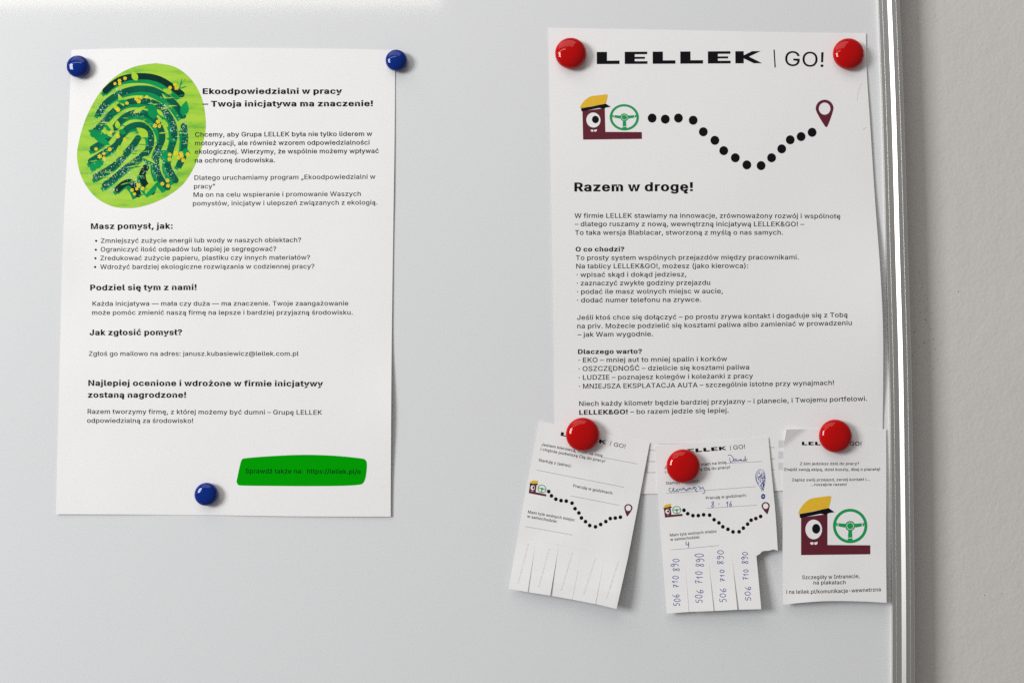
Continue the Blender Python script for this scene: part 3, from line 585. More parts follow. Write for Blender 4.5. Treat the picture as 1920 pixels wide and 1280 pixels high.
for (x, z, sx, sz) in ((XL,ztop,-1,1),(xr0,ztop,1,1),(XL,zbot,-1,-1),(xr1,zbot,1,-1)):
    vv, ff = box(min(x, x+sx*.0215), max(x, x+sx*.0215), -.0062, .0188, min(z, z+sz*.0215), max(z, z+sz*.0215))
    link('corner_cap', vv, ff, [M['alu']], board)

# dirt specks on the wall
vs = []; fs = []
def speck(px, py, r):
    c = at(px, py, -18.7); b = len(vs); n = 7
    vs.append(tuple(c + Vector((0, -0.00012, 0))))
    for k in range(n):
        rr = r * random.uniform(.7, 1.2) * .001
        vs.append((c.x + rr*math.cos(6.283*k/n), c.y - .00002, c.z + rr*math.sin(6.283*k/n)))
    for k in range(n): fs.append((b, b+1+k, b+1+(k+1) % n))
for (x, y) in [(1723,509),(1727,524),(1729,532),(1730,538),(1727,543),(1724,564),(1732,564.5),(1739,559),(1726,586),(1735,577),(1738,581),(1747,588),(1735,599),(1704,617),(1745,617),(1715,623),(1750,635),(1704,643),(1724,651),(1743,661),(1753,654),(1711,666),(1736,669),(1739,674),(1717,681),(1729,682),(1749,691),(1797,546),(1878,1112),(1862,1124),(1846,1115),(1733,642),(1742,637),(1758,673),(1714,591),(1705,570)]:
    speck(x, y, random.choice([.25, .3, .38, .5]))
for k in range(26): speck(random.gauss(1730, 12), random.uniform(500, 700), random.uniform(.12, .22))
ds = link('dirt_specks', vs, fs, [M['dirt']], wall); ds['kind'] = 'stuff'

# ================================================================== left poster
L = empty('poster', at(425, 525), 'large white poster with a green fingerprint artwork and green badge, held by blue magnets', 'poster', 'posters on the whiteboard')
sheet('paper_sheet', spl([(134,94),(230,91),(330,90),(450,90),(640,92),(741,94.5)]), spl([(105,963.5),(250,964),(420,965.5),(560,967.5),(732.5,968)]),
      spl([(134,94),(128,250),(119,430),(113,640),(107.5,850),(105,963.5)]), spl([(741,94.5),(740,250),(737.5,420),(734.5,640),(733,850),(732.5,968)]), h_left, L)
I2 = M['ink2']
P = Print(h_left, 0.14)
P.text('Ekoodpowiedzialni w pracy', (380,176.3), (641.3,175.9), 10.7, M['ink'], .034); P.build('heading', L)
P.text('– Twoja inicjatywa ma znaczenie!', (379.5,199.9), (699.2,199.1), 10.7, M['ink'], .034); P.build('heading', L)
P = Print(h_left, 0.14)
for t in [('Chcemy, aby Grupa LELLEK była nie tylko liderem w',365.7,256.5,697.6,255.1),
          ('motoryzacji, ale również wzorem odpowiedzialności',365.7,272.6,692.7,271.3),
          ('ekologicznej. Wierzymy, że wspólnie możemy wpływać',365.2,288.6,710,287.1),
          ('na ochronę środowiska.',365.2,305,515.2,304.3)]:
    P.text(t[0], (t[1],t[2]), (t[3],t[4]), 8.4, M['navy']); P.build('text_line', L)
P = Print(h_left)
for t in [('Dlatego uruchamiamy program „Ekoodpowiedzialni w',364.5,337.4,703.9,335.4),('pracy”',363.6,353.6,403.4,353.3),
          ('Ma on na celu wspieranie i promowanie Waszych',362.7,369.2,676.5,367.5),('pomysłów, inicjatyw i ulepszeń związanych z ekologią.',361.6,385.5,707.5,383.6)]:
    P.text(t[0], (t[1],t[2]), (t[3],t[4]), 8.4, M['navy']); P.build('text_line', L)
P = Print(h_left); P.text('Masz pomysł, jak:', (170.4,429.2), (324,428.6), 10.8, M['ink'], .032); P.build('heading', L)
P = Print(h_left)
for t in [('Zmniejszyć zużycie energii lub wody w naszych obiektach?',189.1,455.4,564.5,453.9,180.2,451.6),
          ('Ograniczyć ilość odpadów lub lepiej je segregować?',188.8,471.6,517.9,470.6,179.6,468.2),
          ('Zredukować zużycie papieru, plastiku czy innych materiałów?',188.1,487.9,581.2,486.6,178.9,484.2),
          ('Wdrożyć bardziej ekologiczne rozwiązania w codziennej pracy?',187.8,504.3,589.4,503.3,178.3,500.6)]:
    P.text(t[0], (t[1],t[2]), (t[3],t[4]), 8.4, M['navy']); P.disc((t[5],t[6]), 2.1, 2.1, M['navy'], 0, 12); P.build('bullet_line', L)
P = Print(h_left); P.text('Podziel się tym z nami!', (169.1,544.1), (368.6,543.4), 10.8, M['ink'], .032); P.build('heading', L)
P = Print(h_left)
P.text('Każda inicjatywa — mała czy duża — ma znaczenie. Twoje zaangażowanie', (173.3,573.2), (653.1,572.6), 8.4, I2); P.build('text_line', L)
P.text('może pomóc zmienić naszą firmę na lepsze i bardziej przyjazną środowisku.', (172.7,590), (661.3,589.7), 8.4, I2); P.build('text_line', L)
P = Print(h_left); P.text('Jak zgłosić pomysł?', (167.8,628.1), (341.3,627.8), 10.8, M['ink'], .032); P.build('heading', L)
P = Print(h_left); P.text('Zgłoś go mailowo na adres: janusz.kubasiewicz@lellek.com.pl', (166.5,666.8), (559.9,666.8), 8.4, M['navy']); P.build('text_line', L)
P = Print(h_left)
P.text('Najlepiej ocenione i wdrożone w firmie inicjatywy', (165.5,722.7), (605.8,723.9), 10.8, M['ink'], .032); P.build('heading', L)
P.text('zostaną nagrodzone!', (164.8,744.9), (348.9,745), 10.8, M['ink'], .032); P.build('heading', L)
P = Print(h_left)
P.text('Razem tworzymy firmę, z której możemy być dumni – Grupę LELLEK', (164.2,775.2), (603.8,777), 8.5, I2); P.build('text_line', L)
P.text('odpowiedzialną za środowisko!', (163.2,792.1), (362,792.5), 8.5, I2); P.build('text_line', L)
P = Print(h_left)
bp = [(1045,458),(1070,453),(1200,443),(1370,436),(1540,441),(1680,455),(1704,463),(1713,480),(1712,520),(1706,560),(1695,585),(1670,597),(1560,603),(1370,604),(1200,603),(1040,601),(1020,594),(1013,580),(1017,560),(1024,525),(1032,490),(1038,468)]
bp = spl([(90+x/2.8657, 700+y/2.8657) for x, y in bp + bp[:1]], 3)[:-1]
P.poly(bp, M['badge'])
P.build('green_badge', L)
P = Print(h_left, 0.12); P.text('Sprawdź także na:  https://lellek.pl/e', (459.9,886.6), (676.2,887.7), 8.5, M['badge_text']); P.build('badge_text', L)

# --- fingerprint artwork
def c1(p): return (90 + p[0] / 5.3333, 70 + p[1] / 5.3333)
egg = [(1080,260),(1250,290),(1380,370),(1480,490),(1550,650),(1578,860),(1560,1010),(1520,1150),(1460,1300),(1350,1470),(1200,1585),(1050,1658),(900,1700),(800,1708),(660,1695),(520,1632),(420,1540),(340,1410),(300,1280),(290,1170),(305,1060),(340,920),(400,760),(500,580),(620,440),(750,345),(900,285)]
eggp = [c1(p) for p in spl(egg + egg[:1], 4)[:-1]]
P = Print(h_left); c = c1((900, 1000)); rings = 14; n = len(eggp); pts = [c]; tr = []
for r in range(1, rings + 1):
    for k in range(n): pts.append((c[0] + (eggp[k][0]-c[0])*r/rings, c[1] + (eggp[k][1]-c[1])*r/rings))
for k in range(n): tr.append((0, 1+k, 1+(k+1) % n))
for r in range(1, rings):
    for k in range(n):
        a = 1+(r-1)*n+k; b = 1+(r-1)*n+(k+1) % n; tr += [(a, a+n, b+n), (a, b+n, b)]
P.tri(pts, tr, M['lime'])
art = P.build('artwork_ground', L)
STR = [([(575,535),(650,470),(740,420),(860,395),(1000,395),(1120,425),(1230,490),(1335,570)], 'tubed'),
 ([(510,760),(540,710),(600,640),(700,575),(800,535),(920,515),(1050,530),(1170,590),(1260,660),(1350,785)], 'tube'),
 ([(465,945),(560,850),(640,760),(740,680),(850,640),(960,640),(1080,670),(1180,750),(1250,870),(1262,1000),(1225,1130),(1195,1250),(1215,1330),(1275,1430)], 'tube'),
 ([(450,1110),(560,1040),(650,930),(720,840),(800,780),(900,755),(1000,775),(1080,840),(1130,930),(1140,1020),(1100,1120),(1080,1230),(1090,1330),(1130,1420),(1195,1500)], 'tube'),
 ([(430,1240),(560,1160),(680,1080),(740,980),(800,910),(880,880),(960,890),(1020,960),(1030,1050),(1000,1130),(900,1220),(780,1310),(650,1420),(570,1480)], 'tube'),
 ([(900,1010),(850,1080),(760,1180),(680,1270),(560,1350),(480,1395)], 'tube'),
 ([(1358,890),(1370,1000),(1362,1100),(1350,1200),(1312,1275)], 'tube'),
 ([(980,1300),(945,1370),(965,1460),(1040,1545)], 'tubed'),
 ([(695,1520),(760,1465),(820,1450),(870,1500),(900,1570)], 'tubed')]
tubes = []
P = Print(h_left, 0.09)
for i, (pts, mm) in enumerate(STR):
    q = [c1(p) for p in spl(pts, 8)]; tubes.append(q)
    for dx_, dy_, w_ in ((-2.0, 5.5, 11), (-6.5, 8.5, 8)):
        P.stroke([(x + dx_, y + dy_) for x, y in q], w_, M['leaf'], 0.001 * i + .0005 * w_)
    P.build('ridge_shadow_print', L)
for i, (pts, mm) in enumerate(STR):
    P.stroke(tubes[i], 12.0, M[mm], 0.02 + 0.001 * i, cap=True); P.build('fingerprint_ridge', L)
P = Print(h_left, 0.125); N = 0
def leaf(a, b, w, m):
    global N; N += 1
    a, b = c1(a), c1(b); dx, dy = b[0]-a[0], b[1]-a[1]; L_ = math.hypot(dx, dy); nx, ny = -dy/L_, dx/L_
    f_ = lambda s: [(a[0]+dx*t + nx*s*w*math.sin(math.pi*t**.8)/2, a[1]+dy*t + ny*s*w*math.sin(math.pi*t**.8)/2) for t in [k/8 for k in range(9)]]
    mid = [(a[0]+dx*t, a[1]+dy*t) for t in [k/8 for k in range(9)]]
    P.strip(f_(1), mid, M[m], 0.0004*N); P.strip(mid, f_(-1), M['leafl' if m == 'leaf' and N % 3 == 0 else m], 0.0004*N)
for a, b, w, m in [((1060,820),(1035,645),20,'leaf'),((1350,790),(1385,635),16,'leaf'),((890,435),(840,340),12,'leafl'),((760,690),(700,565),9,'leafl'),
    ((715,735),(640,670),8,'leafl'),((700,915),(690,830),10,'leafl'),((640,1000),(555,895),9,'leafl'),((1000,995),(885,905),15,'leafl'),((720,1200),(710,1080),14,'leafl'),
    ((1130,1130),(1230,1260),20,'leaf'),((1340,1140),(1425,1165),14,'leaf'),((975,1570),(1095,1440),20,'leaf'),((440,1350),(480,1210),14,'leaf'),((400,930),(620,1010),13,'leaf'),
    ((570,850),(660,960),14,'leaf'),((620,1080),(420,960),12,'leaf'),((560,1240),(420,1320),13,'leaf'),((940,1200),(1080,1270),14,'leaf'),((800,650),(690,640),8,'leaf'),
    ((1240,560),(1150,520),10,'leafl'),((1380,415),(1300,520),3,'leaf'),((1340,410),(1310,540),2.4,'leaf'),((1390,490),(1300,520),2.4,'leaf'),((1200,620),(1140,560),8,'leaf'),((780,960),(700,930),10,'leaf'),((1290,1040),(1180,1010),7,'leaf'),((1200,900),(1150,820),6,'leafl'),((850,760),(980,690),8,'leafl'),((1090,720),(1160,800),7,'leafl')]:
    leaf(a, b, w, m); P.build('printed_leaf', L)
rr = random.Random(3)
for k in range(90):     # grass blades lying across the ground
    a = (rr.uniform(330, 1350), rr.uniform(560, 1620)); l = rr.uniform(40, 120); t = rr.uniform(-.35, .12)
    b = (a[0] + l*math.cos(t), a[1] + l*math.sin(t))
    if all(math.dist(c1(e), c) < 0.86 * min(math.dist(g, c) for g in sorted(eggp, key=lambda g: math.dist(g, c1(e)))[:3]) for e in (a, b)):
        leaf(a, b, rr.uniform(1.2, 2.6), rr.choice(['leaf', 'leafl', 'leaf']))
P.build('grass_blades', L)['kind'] = 'stuff'
P = Print(h_left, 0.175); FL = 0
def flower(x, y, r=3.3):
    global FL; FL += 1
    cx, cy = c1((x, y)); a0 = rr.uniform(0, 6)
    for k in range(6):
        a = a0 + k*math.pi/3
        P.poly([(cx, cy), (cx+r*math.cos(a-.38), cy+r*math.sin(a-.38)), (cx+r*1.2*math.cos(a), cy+r*1.2*math.sin(a)), (cx+r*math.cos(a+.38), cy+r*math.sin(a+.38))], M['flower'], .0003*FL)
    P.disc((cx, cy), r*.2, r*.2, M['flowero'], .02+.0003*FL, 8)
for x, y in [(770,412),(715,435),(670,465),(717,465),(1270,475),(1220,505),(1285,508),(885,615),(930,605),(988,598),(908,642),(790,660),(1100,845),(1070,885),(1113,892),(768,1020),(700,990),(480,1118),(560,1165),(517,1192),(560,1210),(618,1120),(1330,1165),(1340,1190),(1308,1205),(1352,1230),(1398,1172),(1218,1175),(1215,1220),(1195,1432),(1143,1465),(1200,1485),(905,1480),(888,1515),(945,1512),(840,1528),(865,1567),(1280,1160),(700,725),(630,950)]:
    flower(x, y, rr.uniform(2.7, 3.9)); P.build('yellow_flower', L)
P = Print(h_left, 0.215)
def cloud(x, y, sx, sy, n_):
    for k in range(n_):
        p = c1((rr.gauss(x, sx), rr.gauss(y, sy))); r = rr.choice([.45, .6, .75, .95, 1.25])
        a0 = rr.uniform(0, 6)
        P.poly([(p[0]+r*(1 if q % 2 else .45)*math.cos(a0+q*.785), p[1]+r*(1 if q % 2 else .45)*math.sin(a0+q*.785)) for q in range(8)], M[rr.choice(['speck', 'speck', 'speckd'])], .0001*k)
for a in [(550,720,40,45,60),(690,560,35,20,24),(560,860,50,40,36),(640,960,35,35,20),(880,755,40,20,26),(1030,640,30,15,12),(1170,680,40,40,34),(1180,770,30,40,24),(1260,900,25,60,50),
          (1365,930,30,70,60),(1090,1140,25,40,34),(860,1150,30,60,30),(780,1230,50,40,40),(500,1380,50,25,40),(620,1480,40,60,60),(640,1540,25,40,25),(770,1340,50,50,64),(860,1430,40,45,50),
          (960,1340,40,40,44),(1090,1260,50,60,60),(1230,1340,35,50,40),(1100,1370,30,30,20),(640,1190,60,50,36),(940,1240,60,40,36),(1010,1060,20,60,20),(600,1330,60,40,34)]:
    cloud(*a)
P.build('white_blossom', L)['kind'] = 'stuff'

# ================================================================== right poster
R = empty('poster', at(1345, 490), 'large white poster with dotted route and steering wheel emblem, held by red magnets', 'poster', 'posters on the whiteboard')
sheet('paper_sheet', spl([(1028,52.5),(1150,54.5),(1330,58),(1480,61),(1623.5,62.5)]), spl([(1041,927),(1200,925.5),(1330,923),(1470,919.5),(1656,915)]),
      spl([(1028,52.5),(1030.5,200),(1034,400),(1037.5,600),(1039.5,780),(1041,927)]),
      spl([(1623.5,62.5),(1625.5,140),(1632,240),(1641,380),(1650,500),(1655.5,610),(1656,720),(1655,800),(1656,915)]), h_right, R)
H = h_right
P = Print(H); logo(P, (1119,120.6), (1429,119), 22.8, M['ink'], R)
P = Print(H); P.stroke([(1451.4,93.5),(1453.4,126.8)], 2.3, M['ink']); P.build('logo_bar', R)
P.text('GO!', (1471.7,123.6), (1544,126), 27.5, M['ink'], -.012); P.build('logo_suffix', R)
emblem(R, H, (1093.3,262), (1203.7,260.7), (1092,208.3))
dots(R, H, [(1020+x/3, 40+y/3) for x, y in [(608,545),(682,551),(756,545),(839,557),(896,622),(961,670),(1011,728),(1076,768),(1141,808),(1221,812),(1280,768),(1337,718),(1385,667),(1446,649),(1508,625)]], 8.3)
pin(R, H, (1546.2,204), 16.8, (1549.5,238.6), 10.8)
P = Print(H); P.text('Razem w drogę!', (1076.9,358.6), (1299.4,357.9), 16.8, M['ink'], .036); P.build('heading', R)
def block(lines, cap=8.7, m=I2, name='text_line', par=R, hf=H, bold=0.0):
    P = Print(hf)
    for t in lines:
        P.text(t[0], (t[1],t[2]), (t[3],t[4]), cap, m, bold, t[5] if len(t) > 5 else 0.0); P.build(name, par)
block([('W firmie LELLEK stawiamy na innowacje, zrównoważony rozwój i wspólnotę',1077.2,408.7,1575.6,409.6,-.6),
       ('– dlatego ruszamy z nową, wewnętrzną inicjatywą LELLEK&GO! –',1077.2,424.3,1507.8,424.6,-.3),
       ('To taka wersja Blablacar, stworzoną z myślą o nas samych.',1078.1,440.3,1468.1,440)])
block([('O co chodzi?',1079.1,471.3,1170.6,471.2)], 8.8, M['ink'], 'heading', bold=.036)
block([('To prosty system wspólnych przejazdów między pracownikami.',1079.7,487.5,1497.5,486.3),('Na tablicy LELLEK&GO!, możesz (jako kierowca):',1080.3,503.2,1402.8,502.4)])
block([('· wpisać skąd i dokąd jedziesz,',1080.9,519.1,1286.9,518.4),('· zaznaczyć zwykłe godziny przejazdu',1081.3,535,1331.6,534),
       ('· podać ile masz wolnych miejsc w aucie,',1081.6,550.9,1355.3,549.7),('· dodać numer telefonu na zrywce.',1081.9,566.9,1314.7,565.6)], name='bullet_line')
block([('Jeśli ktoś chce się dołączyć – po prostu zrywa kontakt i dogaduje się z Tobą',1082,599.3,1589.3,594.2,.8),
       ('na priv. Możecie podzielić się kosztami paliwa albo zamieniać w prowadzeniu',1082.3,615.3,1597.3,609.3,.9),('– jak Wam wygodnie.',1082.7,631.2,1224.3,630)])
block([('Dlaczego warto?',1083.7,663.2,1203.7,662.5)], 8.8, M['ink'], 'heading', bold=.036)
block([('· EKO – mniej aut to mniej spalin i korków',1084.7,679.1,1363.3,676.7),('· OSZCZĘDNOŚĆ – dzielicie się kosztami paliwa',1084.7,695.3,1404.7,692.3),
       ('· LUDZIE – poznajesz kolegów i koleżanki z pracy',1085,711.7,1412,708.6),('· MNIEJSZA EKSPLATACJA AUTA – szczególnie istotne przy wynajmach!',1085.3,728.1,1563.7,721.3,.7)], name='bullet_line')
block([('Niech każdy kilometr będzie bardziej przyjazny – i planecie, i Twojemu portfelowi.',1086,760.6,1625.7,751,1.1),('– bo razem jedzie się lepiej.',1181.7,775.8,1366.3,773.3)])
block([('LELLEK&GO!',1086,777,1177,775.7)], 8.8, M['ink'], 'heading', bold=.036)
P = Print(H)     # printed grid seen between the cards
for y in (843.5, 864.8, 885.3):
    P.stroke([(1110, y+.6), (1229, y)], 1.5, M['tabled']); P.build('printed_rule', R)
    P.stroke([(1436, y-5), (1452.5, y-5.2)], 1.5, M['tabled']); P.build('printed_rule', R)
P.stroke([(1234,832),(1300,831)], 1.3, M['table']); P.build('printed_rule', R)
for x0, x1, dy in ((1120, 1214.5, 0), (1459.5, 1500, -5.5)):
    for y in (830.5, 851.5, 872.5):
        P.poly([(x0, y+dy), (x1, y+dy), (x1, y+dy+13.5), (x0, y+dy+13.5)], M['table'], -.03); P.build('printed_box', R)
P = Print(H)
P.stroke(spl([(1616.5,155.5),(1611,167),(1608.5,178),(1607,190)]), .7, M['scratch']); P.build('pen_scratch', R)
P.stroke([(1617.5,243.5),(1625,239)], .8, M['scratch'])
P.build('pen_scratch', R)

# ================================================================== small cards
def tab_marks(parent, hf, A, B):
    P = Print(hf); L_ = math.dist(A, B); t = 0; r2 = random.Random(int(A[0]))
    d = ((B[0]-A[0])/L_, (B[1]-A[1])/L_)
    while t < L_:
        l = r2.uniform(1.2, 4.0)
        P.stroke([(A[0]+d[0]*t, A[1]+d[1]*t), (A[0]+d[0]*(t+l), A[1]+d[1]*(t+l))], r2.uniform(1.2, 2.4), M['faint'])
        t += l + r2.uniform(.8, 2.0)
    return P.build('faint_print', parent)

C1 = empty('tear_off_card', at(1085, 960), 'white tear-off card tilted clockwise, left blank, with all five of its tabs still attached', 'card', 'cards pinned under the right poster')
sheet('card_sheet', [(1011,788.5),(1115,808.5),(1218.5,829.5)], [(970.5,1005.8),(1135.2,1036.9),(1177.5,1045)], spl([(1011,788.5),(998,858),(984,930),(970.5,1005.8)]),
      [(1218.5,829.5),(1198,938),(1177.5,1045)], h_c1, C1, 5)
tops = [(970.5,1005.8),(1004.8,1012.3),(1047.8,1020.5),(1091.4,1028.7),(1135.2,1036.9),(1177.5,1045)]
bots = [(953.5,1103),(989.7,1109.3),(1031.9,1115.9),(1073.2,1123.2),(1116.8,1131.5),(1156.2,1140.8)]
for k in range(5):
    g = .25
    a, b, c_, d_ = tops[k], tops[k+1], (bots[k][0]+g, bots[k][1]), (bots[k+1][0]-g, bots[k+1][1])
    tb = sheet('tear_off_tab', [a, b], [c_, d_], [a, c_], [b, d_], h_t1(k), C1, 4)
    m0 = (a[0]*.35+b[0]*.65, a[1]*.35+b[1]*.65); m1 = (c_[0]*.6+d_[0]*.4, c_[1]*.6+d_[1]*.4)
    tab_marks(tb, h_t1(k), (m1[0]+(m0[0]-m1[0])*.13, m1[1]+(m0[1]-m1[1])*.13), (m1[0]+(m0[0]-m1[0])*.88, m1[1]+(m0[1]-m1[1])*.88))
def card_print(C, hf, lg, bar, go, lines, dl, em, dts, pn, caps=5.2):
    P = Print(hf); logo(P, lg[0], lg[1], 7.0, M['ink'], C)
    P = Print(hf); P.stroke(bar, .9, M['ink3']); P.build('logo_bar', C); P.text('GO!', go[0], go[1], go[2], M['ink3'], -.01); P.build('logo_suffix', C)
    P = Print(hf)
    for t, A, B in lines: P.text(t, A, B, caps, M['ink3'], .004); P.build('form_line', C)
    P = Print(hf)
    for A, B in dl: P.dotted(A, B, M['ink3']); P.build('dotted_rule', C)
    if em: emblem(C, hf, *em)
    dots(C, hf, dts, 3.5)
    pin(C, hf, *pn)
a3 = lambda p: (940+p[0]/6.4, 770+p[1]/6.4)
a4 = lambda p: (940+p[0]/6.096, 950+p[1]/6.096)
card_print(C1, h_c1, (a3((710,296)), a3((1258,400))), [a3((1302,418)), a3((1320,362))], (a3((1347,425)), a3((1484,449)), 7.8),
  [('Jestem kierowcą, mam na imię', a3((478,415)), a3((1212,553))), ('i chętnie podwiozę Cię do pracy!', a3((468,472)), a3((1243,618))),
   ('Startuję z (adres):', a3((445,603)), a3((840,676))), ('Pracuję w godzinach:', a3((860,910)), a3((1337,1003))),
   ('Mam tyle wolnych miejsc', a4((303,68)), a4((838,163))), ('w samochodzie:', a4((293,118)), a4((635,180)))],
  [(a3((1212,556)), a3((1640,637))), (a3((423,708)), a3((1478,916))), (a3((838,1018)), a3((1418,1132))), (a4((275,222)), a4((820,320)))],
  ((991.3,923.9), (1023.9,930.2), (993.6,907.5)),
  [a3(p) for p in [(568,965),(601,1017),(654,1057),(716,1074),(779,1080),(848,1105),(884,1171)]] + [a4(p) for p in [(886,67),(915,124),(962,166),(1010,210),(1076,225),(1135,198),(1194,165),(1245,131),(1302,125),(1361,115)]],
  ((1178.1,952), 7.7, (1175.8,967.4), 5.0))

C2 = empty('tear_off_card', at(1340, 985), 'white tear-off card filled in with blue handwriting, its fifth tab torn away', 'card', 'cards pinned under the right poster')
b5 = lambda p: (1210+p[0]/7.111, 790+p[1]/7.111)
b6 = lambda p: (1210+p[0]/6.4, 960+p[1]/6.4)
sheet('card_sheet', [(1228.5,835.5),(1340,827),(1440.7,819.3)], [(1242.5,1052),(1284.2,1049),(1328.3,1045.2),(1372.5,1041.3),(1418.3,1042),(1420.9,1039.7),(1424.8,1038.1),(1428,1033.6),(1431,1032.6),(1435,1031.8),(1439,1032.0),(1444.4,1031.1),(1448,1029.6),(1451.4,1029.5),(1455,1030.6),(1458.4,1031.9)],
      spl([(1228.5,835.5),(1232,900),(1236.6,975.6),(1242.5,1052)]), spl([(1440.7,819.3),(1447,890),(1453.8,960),(1458.4,1031.9)]), h_c2, C2, 3)
t2 = [(1242.5,1052),(1284.2,1049),(1328.3,1045.2),(1372.5,1041.3),(1418.3,1042)]
bt2 = [(1249.8,1149.4),(1292,1146.4),(1338.7,1144.6),(1383,1142.2),(1427.7,1141.2)]
tabs2 = []
for k in range(4):
    g = .3; a, b, c_, d_ = t2[k], t2[k+1], (bt2[k][0]+g, bt2[k][1]), (bt2[k+1][0]-g, bt2[k+1][1])
    tabs2.append(sheet('tear_off_tab', [a, b], [c_, d_], [a, c_], [b, d_], h_t2(k), C2, 4))
card_print(C2, h_c2, (b5((458,424)), b5((1085,377))), [b5((1136,384)), b5((1132,318))], (b5((1175,374)), b5((1330,360)), 8.0),
  [('Jestem kierowcą, mam na imię', b5((252,628)), b5((1078,560))), ('i chętnie podwiozę Cię do pracy!', b5((262,690)), b5((1130,623))),
   ('Startuję z (adres):', b5((275,840)), b5((718,803))), ('Pracuję w godzinach:', b5((808,1035)), b5((1350,998))),
   ('Mam tyle wolnych miejsc', b6((295,289)), b6((858,240))), ('w samochodzie:', b6((299,342)), b6((655,310)))],
  [(b5((1078,556)), b5((1560,530))), (b5((285,957)), b5((1475,865))), (b5((820,1155)), b5((1490,1112))), (b6((307,450)), b6((888,397)))],
  ((1246.8,969.7), (1279.9,966.5), (1244.9,953.9)),
  [b5(p) for p in [(515,1180),(565,1226),(634,1251),(706,1251),(777,1240),(857,1245)]] + [b6(p) for p in [(825,87),(883,125),(930,172),(991,202),(1052,233),(1125,232),(1176,188),(1227,140),(1269,93),(1326,73),(1383,48)]],
  ((1435.6,948.2), 7.7, (1438.6,963.2), 5.0))
P = Print(h_c2, .12)
w1 = lambda p: (1340+p[0]/11.636, 830+p[1]/11.636)
for st in [[(290,275),(330,260),(380,290),(405,340),(398,385),(360,422),(340,428)],[(328,325),(330,365),(345,425)],[(458,340),(422,365),(428,402),(458,388),(466,345),(472,380),(492,396),(512,368),(518,392),(542,376),(556,348)],
           [(556,348),(562,388),(582,358),(592,390),(622,385)],[(652,355),(626,375),(645,392),(668,345),(660,285)],[(660,285),(668,370),(685,387),(712,352)]]:
    P.stroke([w1(p) for p in spl(st, 6)], 1.0, M['pen'])
P.build('handwritten_name', C2)
w2_ = lambda p: (1240+p[0]/19.2, 900+p[1]/19.2)
for st in [[(345,275),(290,290),(275,340),(300,395),(350,415),(390,395),(410,340),(418,290),(450,288),(445,350),(452,412),(500,390),(545,355),(600,312),(560,330),(530,370),(550,397),(600,395),(640,350),(645,320)],
           [(645,320),(690,305),(705,350),(755,325),(790,268),(805,320),(850,305),(865,350),(890,378),(930,320),(1000,268),(1025,290),(970,350),(900,352)],
           [(1040,262),(1060,310),(1100,315),(1150,265),(1190,235),(1235,252),(1262,295),(1215,335),(1170,290),(1165,250),(1210,270)],[(1215,330),(1240,370),(1270,412),(1310,375)],
           [(1310,215),(1380,240),(1420,285),(1390,308),(1350,320)],[(1400,240),(1412,292),(1460,285),(1490,235)],[(1490,235),(1530,320),(1572,400),(1535,462),(1468,465)]]:
    P.stroke([w2_(p) for p in spl(st, 5)], 1.0, M['pen'])
P.build('handwritten_address', C2)
hand(P, '8', b5((872,1140)), (8, -.6), (0, -11.5), 1.0); hand(P, '-', b5((968,1130)), (4, -.3), (0, -9), .9)
hand(P, '16', b5((1072,1135)), (12.5, -1), (0, -10.5), 1.0); P.build('handwritten_hours', C2); hand(P, '4', b6((478,412)), (9.5, 0), (0, -10.5), 1.2)
P.build('handwritten_number', C2)
P = Print(h_c2, .12)
for st in [[(970,575),(915,640),(890,720),(905,820),(950,910),(1000,980),(1030,1055)],[(970,575),(1040,588),(1085,650),(1100,750),(1095,860),(1075,960),(1055,1055)],[(1000,600),(930,680),(912,790),(960,900)],[(1060,640),(1085,760),(1060,900),(1045,1010)]]:
    P.stroke([w1(p) for p in spl(st, 6)], .75, M['pen'])
def inside(x, y):
    t = (y - 575) / 480; hw = 105 * (math.sin(math.pi * clamp(t) ** .62)) if t < .9 else 15
    return abs(x - (995 + 50 * t)) < hw * .85
r4 = random.Random(5)
for k in range(110):
    x, y = r4.uniform(900, 1090), r4.uniform(600, 1020); a = r4.gauss(1.9, .35); l = r4.uniform(20, 75)
    x2, y2 = x + l*math.cos(a), y + l*math.sin(a)
    if inside(x, y) and inside(x2, y2): P.stroke([w1((x, y)), w1((x2, y2))], r4.uniform(.4, .95), M['pen'], .0005*k)
P.build('exclamation_doodle', C2)
for k in range(9):
    rr_ = 22 + 4 * k
    P.stroke([w1((1058 + rr_*.8*math.cos(a/10)+r4.uniform(-4, 4), 1165 + rr_*math.sin(a/10)+r4.uniform(-4, 4))) for a in range(k, 62 + k, 4)], .8, M['pen'], .0005*k)
P.build('doodle_dot', C2)
NUM = [[('506',1128,972,322,418),('710',906,752,316,402),('890',712,546,308,408)], [('506',1092,918,592,694),('710',858,698,588,690),('890',658,484,584,700)],
       [('506',1086,898,880,975),('710',832,678,886,955),('890',630,444,850,944)], [('506',1066,876,1184,1264),('710',810,678,1168,1242),('890',622,466,1150,1235)]]
for k in range(4):
    P = Print(h_t2(k), .12)
    P0 = h_t2(k)
    for wd, y0, y1, x0, x1 in NUM[k]:
        A = b6((x1 - 4, y0)); hand(P, wd, A, (-(y0-y1)*.02/6.4*0, -(y0-y1)/6.4), (-(x1-x0)/6.4*.82, 0), 1.05, .1); P.build('handwritten_number', tabs2[k])

